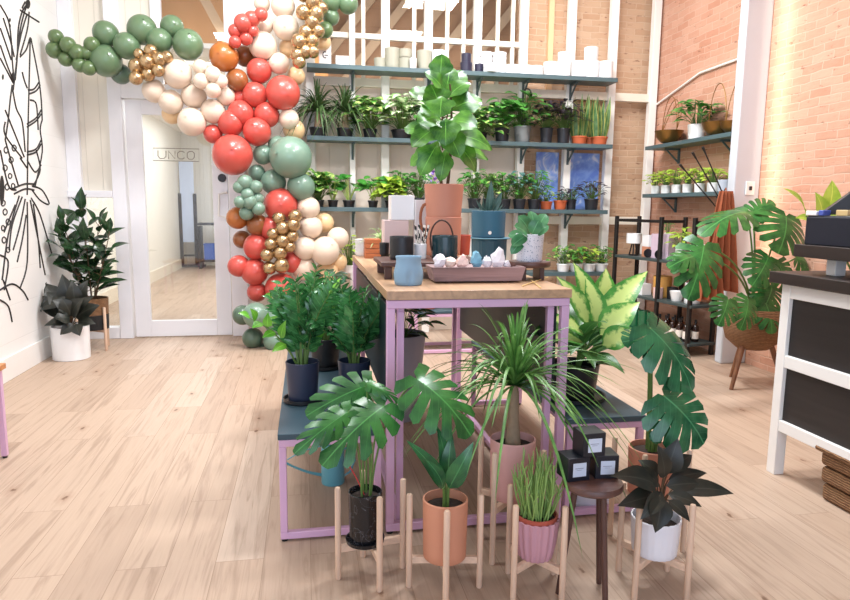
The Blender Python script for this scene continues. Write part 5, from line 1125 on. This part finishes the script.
for row, fy in enumerate((.05, .14)):
    for fx in (.60, .68, .76, .84, .92):
        t = thing('amber_bottle', 'dark labelled bottle in the %s row on the bottom rack shelf, %s from the corner' % (('front', 'back')[row], ('first', 'second', 'third', 'fourth', 'fifth')[k % 5]), 'bottle', onrack(fx+.02*row, fy, RZS[2]), rz, 'labelled bottles on the bottom rack shelf'); k += 1
        MB().lathe([(.030,0),(.033,.004),(.033,.13),(.026,.155),(.012,.17),(.012,.20),(.001,.20)], 20).build('glass', AMB, t); MB().lathe([(.0135,.185),(.0135,.215),(.001,.215)], 14).build('cap', BLACKPL, t); MB().lathe([(.0336,.03),(.0338,.032),(.0338,.10),(.0336,.102)], 20).build('label', M('label_paper', (236,226,214), .6), t)
for i, (fx, lb) in enumerate([(.10, 'green glass jar at the corner end of the bottom rack shelf'), (.22, 'second green glass jar from the corner on the bottom rack shelf'), (.34, 'third green glass jar from the corner on the bottom rack shelf'), (.46, 'green glass jar nearest the bottles on the bottom rack shelf')]): rpot(fx, .10, 2, .12, .2, lb, M('green_glass', (34,104,66), .15, coat=.4), .9, 'glass_jar', 'jar')
# rust cloth bundle hanging from the lower brick wall shelf, three dark rods behind
def cloth(cx, y, z0, z1, w0, w1, label, seed, ph):
    r_ = R(seed); mb = MB(); n, m_ = 36, 14; o = 0
    for side in (0, 1):
        for j in range(m_+1):
            t = j/m_; w_ = w0+(w1-w0)*t**.8
            for k in range(n+1):
                u = k/n-.5; mb.v.append((u*w_, (.022*sin(u*26+ph)+.012*sin(u*49+ph*2+t*2))*(.5+t)+side*.012, z1-(z1-z0)*t+.012*sin(u*9+ph)*t))
    st = (m_+1)*(n+1)
    for side in (0, 1):
        for j in range(m_):
            for k in range(n):
                a = side*st+j*(n+1)+k; f = [a, a+1, a+n+2, a+n+1]; mb.face(f if side == 0 else f[::-1])
    for j in range(m_):
        for k in (0, n): a = j*(n+1)+k; mb.face([a, a+n+1, st+a+n+1, st+a] if k == 0 else [a+n+1, a, st+a, st+a+n+1])
    for k in range(n): mb.face([k+1, k, st+k, st+k+1]); a = m_*(n+1)+k; mb.face([a, a+1, st+a+1, st+a])
    t = thing('hanging_apron', label, 'apron', (cx, y, 0)); mb.build('cloth', M('rust_cloth', (150,80,48), .8, var=.12, scale=30, bump=.2), t, smooth=80); return t
y_ = 5.24; cx = at_y(725, 200, y_).x; t = cloth(cx+.01, y_, .68, 1.57, .12, .36, 'rust brown apron hanging from the end of the lower brick wall shelf', 1, 0); MB().tube([(0, .01, 1.56), (.06, .1, 1.60), (.12, .21, 1.58)], .005, 6).build('strap', M('rust_cloth', (172,84,44), .8), t)
t = cloth(cx-.11, y_-.04, .62, 1.12, .12, .30, 'lower rust brown apron overlapping the first beside the rack', 2, 1.2); MB().tube([(.0, .01, 1.11), (.12, .1, 1.45), (.22, .25, 1.58)], .005, 6).build('strap', M('rust_cloth', (172,84,44), .8), t)
for i, (x0, y0, x1, y1, lb) in enumerate([(682,167,722,214, 'leftmost of three thin black rods leaning by the lower brick wall shelf'), (694,155,727,212, 'middle of three thin black rods leaning by the lower brick wall shelf'), (704,150,728,206, 'rightmost of three thin black rods leaning by the lower brick wall shelf')]):
    b = at_y(x1, y1, 5.40); a = at_y(x0, y0, 5.36); d = b-a; b2 = a+d*1.0
    t = thing('black_rod', lb, 'rod', b2, 0, 'thin black rods'); MB().tube([V(), a-b2], .006, 8).build('shaft', BLACKMET, t); u_ = (a-b2).normalized(); MB().tube([(a-b2)-u_*.05, (a-b2)+u_*.03], [.006, .013], 8).build('tip', BLACKPL, t)
# plant seen over the raised counter shelf
q = V((3.2, 3.05, 0)); t = plant('potted_caladium', 'plant with big pale yellow-green leaves behind the navy counter box', V((2.98, 3.25, 1.10))) if False else plant('potted_caladium', 'plant with big pale yellow-green leaves behind the navy counter box', V((3.30, 3.32, 0)))
make_pot(t, .62, .17, .13, M('tall_white_planter', (236,234,230), .45, var=.02), soil=.03)
pix_leaves(t, t.location, [(822,222,815,192,22,-.1,-.1,(.1,-1,.3)),(806,216,783,188,17,-.1,-.15),(812,222,795,218,12,-.05,-.1),(832,218,846,196,20,-.05,.0),(826,216,832,180,22,.1,.15)], LM['lime'], R(191), kind='leaf', soilz=.6, sw=.006, shape='ovate')

# ---- keep leaves clear of walls and boards
def trim(t, xmin=None, xmax=None, ymax=None, zmax=None, zmin=None, yshelf=None):
    o = t.location; done = set()
    def soft(v, lim, sgn): e = (v-lim)*sgn; return lim-sgn*min(.06, .25*e) if e > 0 else v
    for c in t.children:
        if c.type != 'MESH' or c.data.name in done or c.name.split('.')[0] in ('pot', 'soil'): continue
        done.add(c.data.name)
        for v in c.data.vertices:
            p = v.co
            if xmin is not None: p.x = soft(p.x+o.x, xmin, -1)-o.x
            if xmax is not None: p.x = soft(p.x+o.x, xmax, 1)-o.x
            if ymax is not None: p.y = soft(p.y+o.y, ymax, 1)-o.y
            if zmax is not None: p.z = soft(p.z+o.z, zmax, 1)-o.z
            if zmin is not None and p.y+o.y > yshelf: p.z = max(p.z+o.z, zmin)-o.z
for o_ in list(bpy.data.objects):
    if o_.parent or o_.type != 'EMPTY' or not o_.name.startswith('potted_'): continue
    g_ = o_.get('group', '')
    if 'long shelf' in g_ or 'low shelf' in g_:
        z_ = o_.location.z; nx = {S2: S1, S3: S2, S4: S3}[min((S2, S3, S4), key=lambda q: abs(q-z_))]
        trim(o_, ymax=YB-.115, zmax=nx-.13, zmin=z_+.006, yshelf=SY-.012)
    elif o_.location.x < -1.9: trim(o_, xmin=XL+.03)
    elif o_.location.x > 3.3 and o_.location.y > 4: trim(o_, xmax=XR-.025)
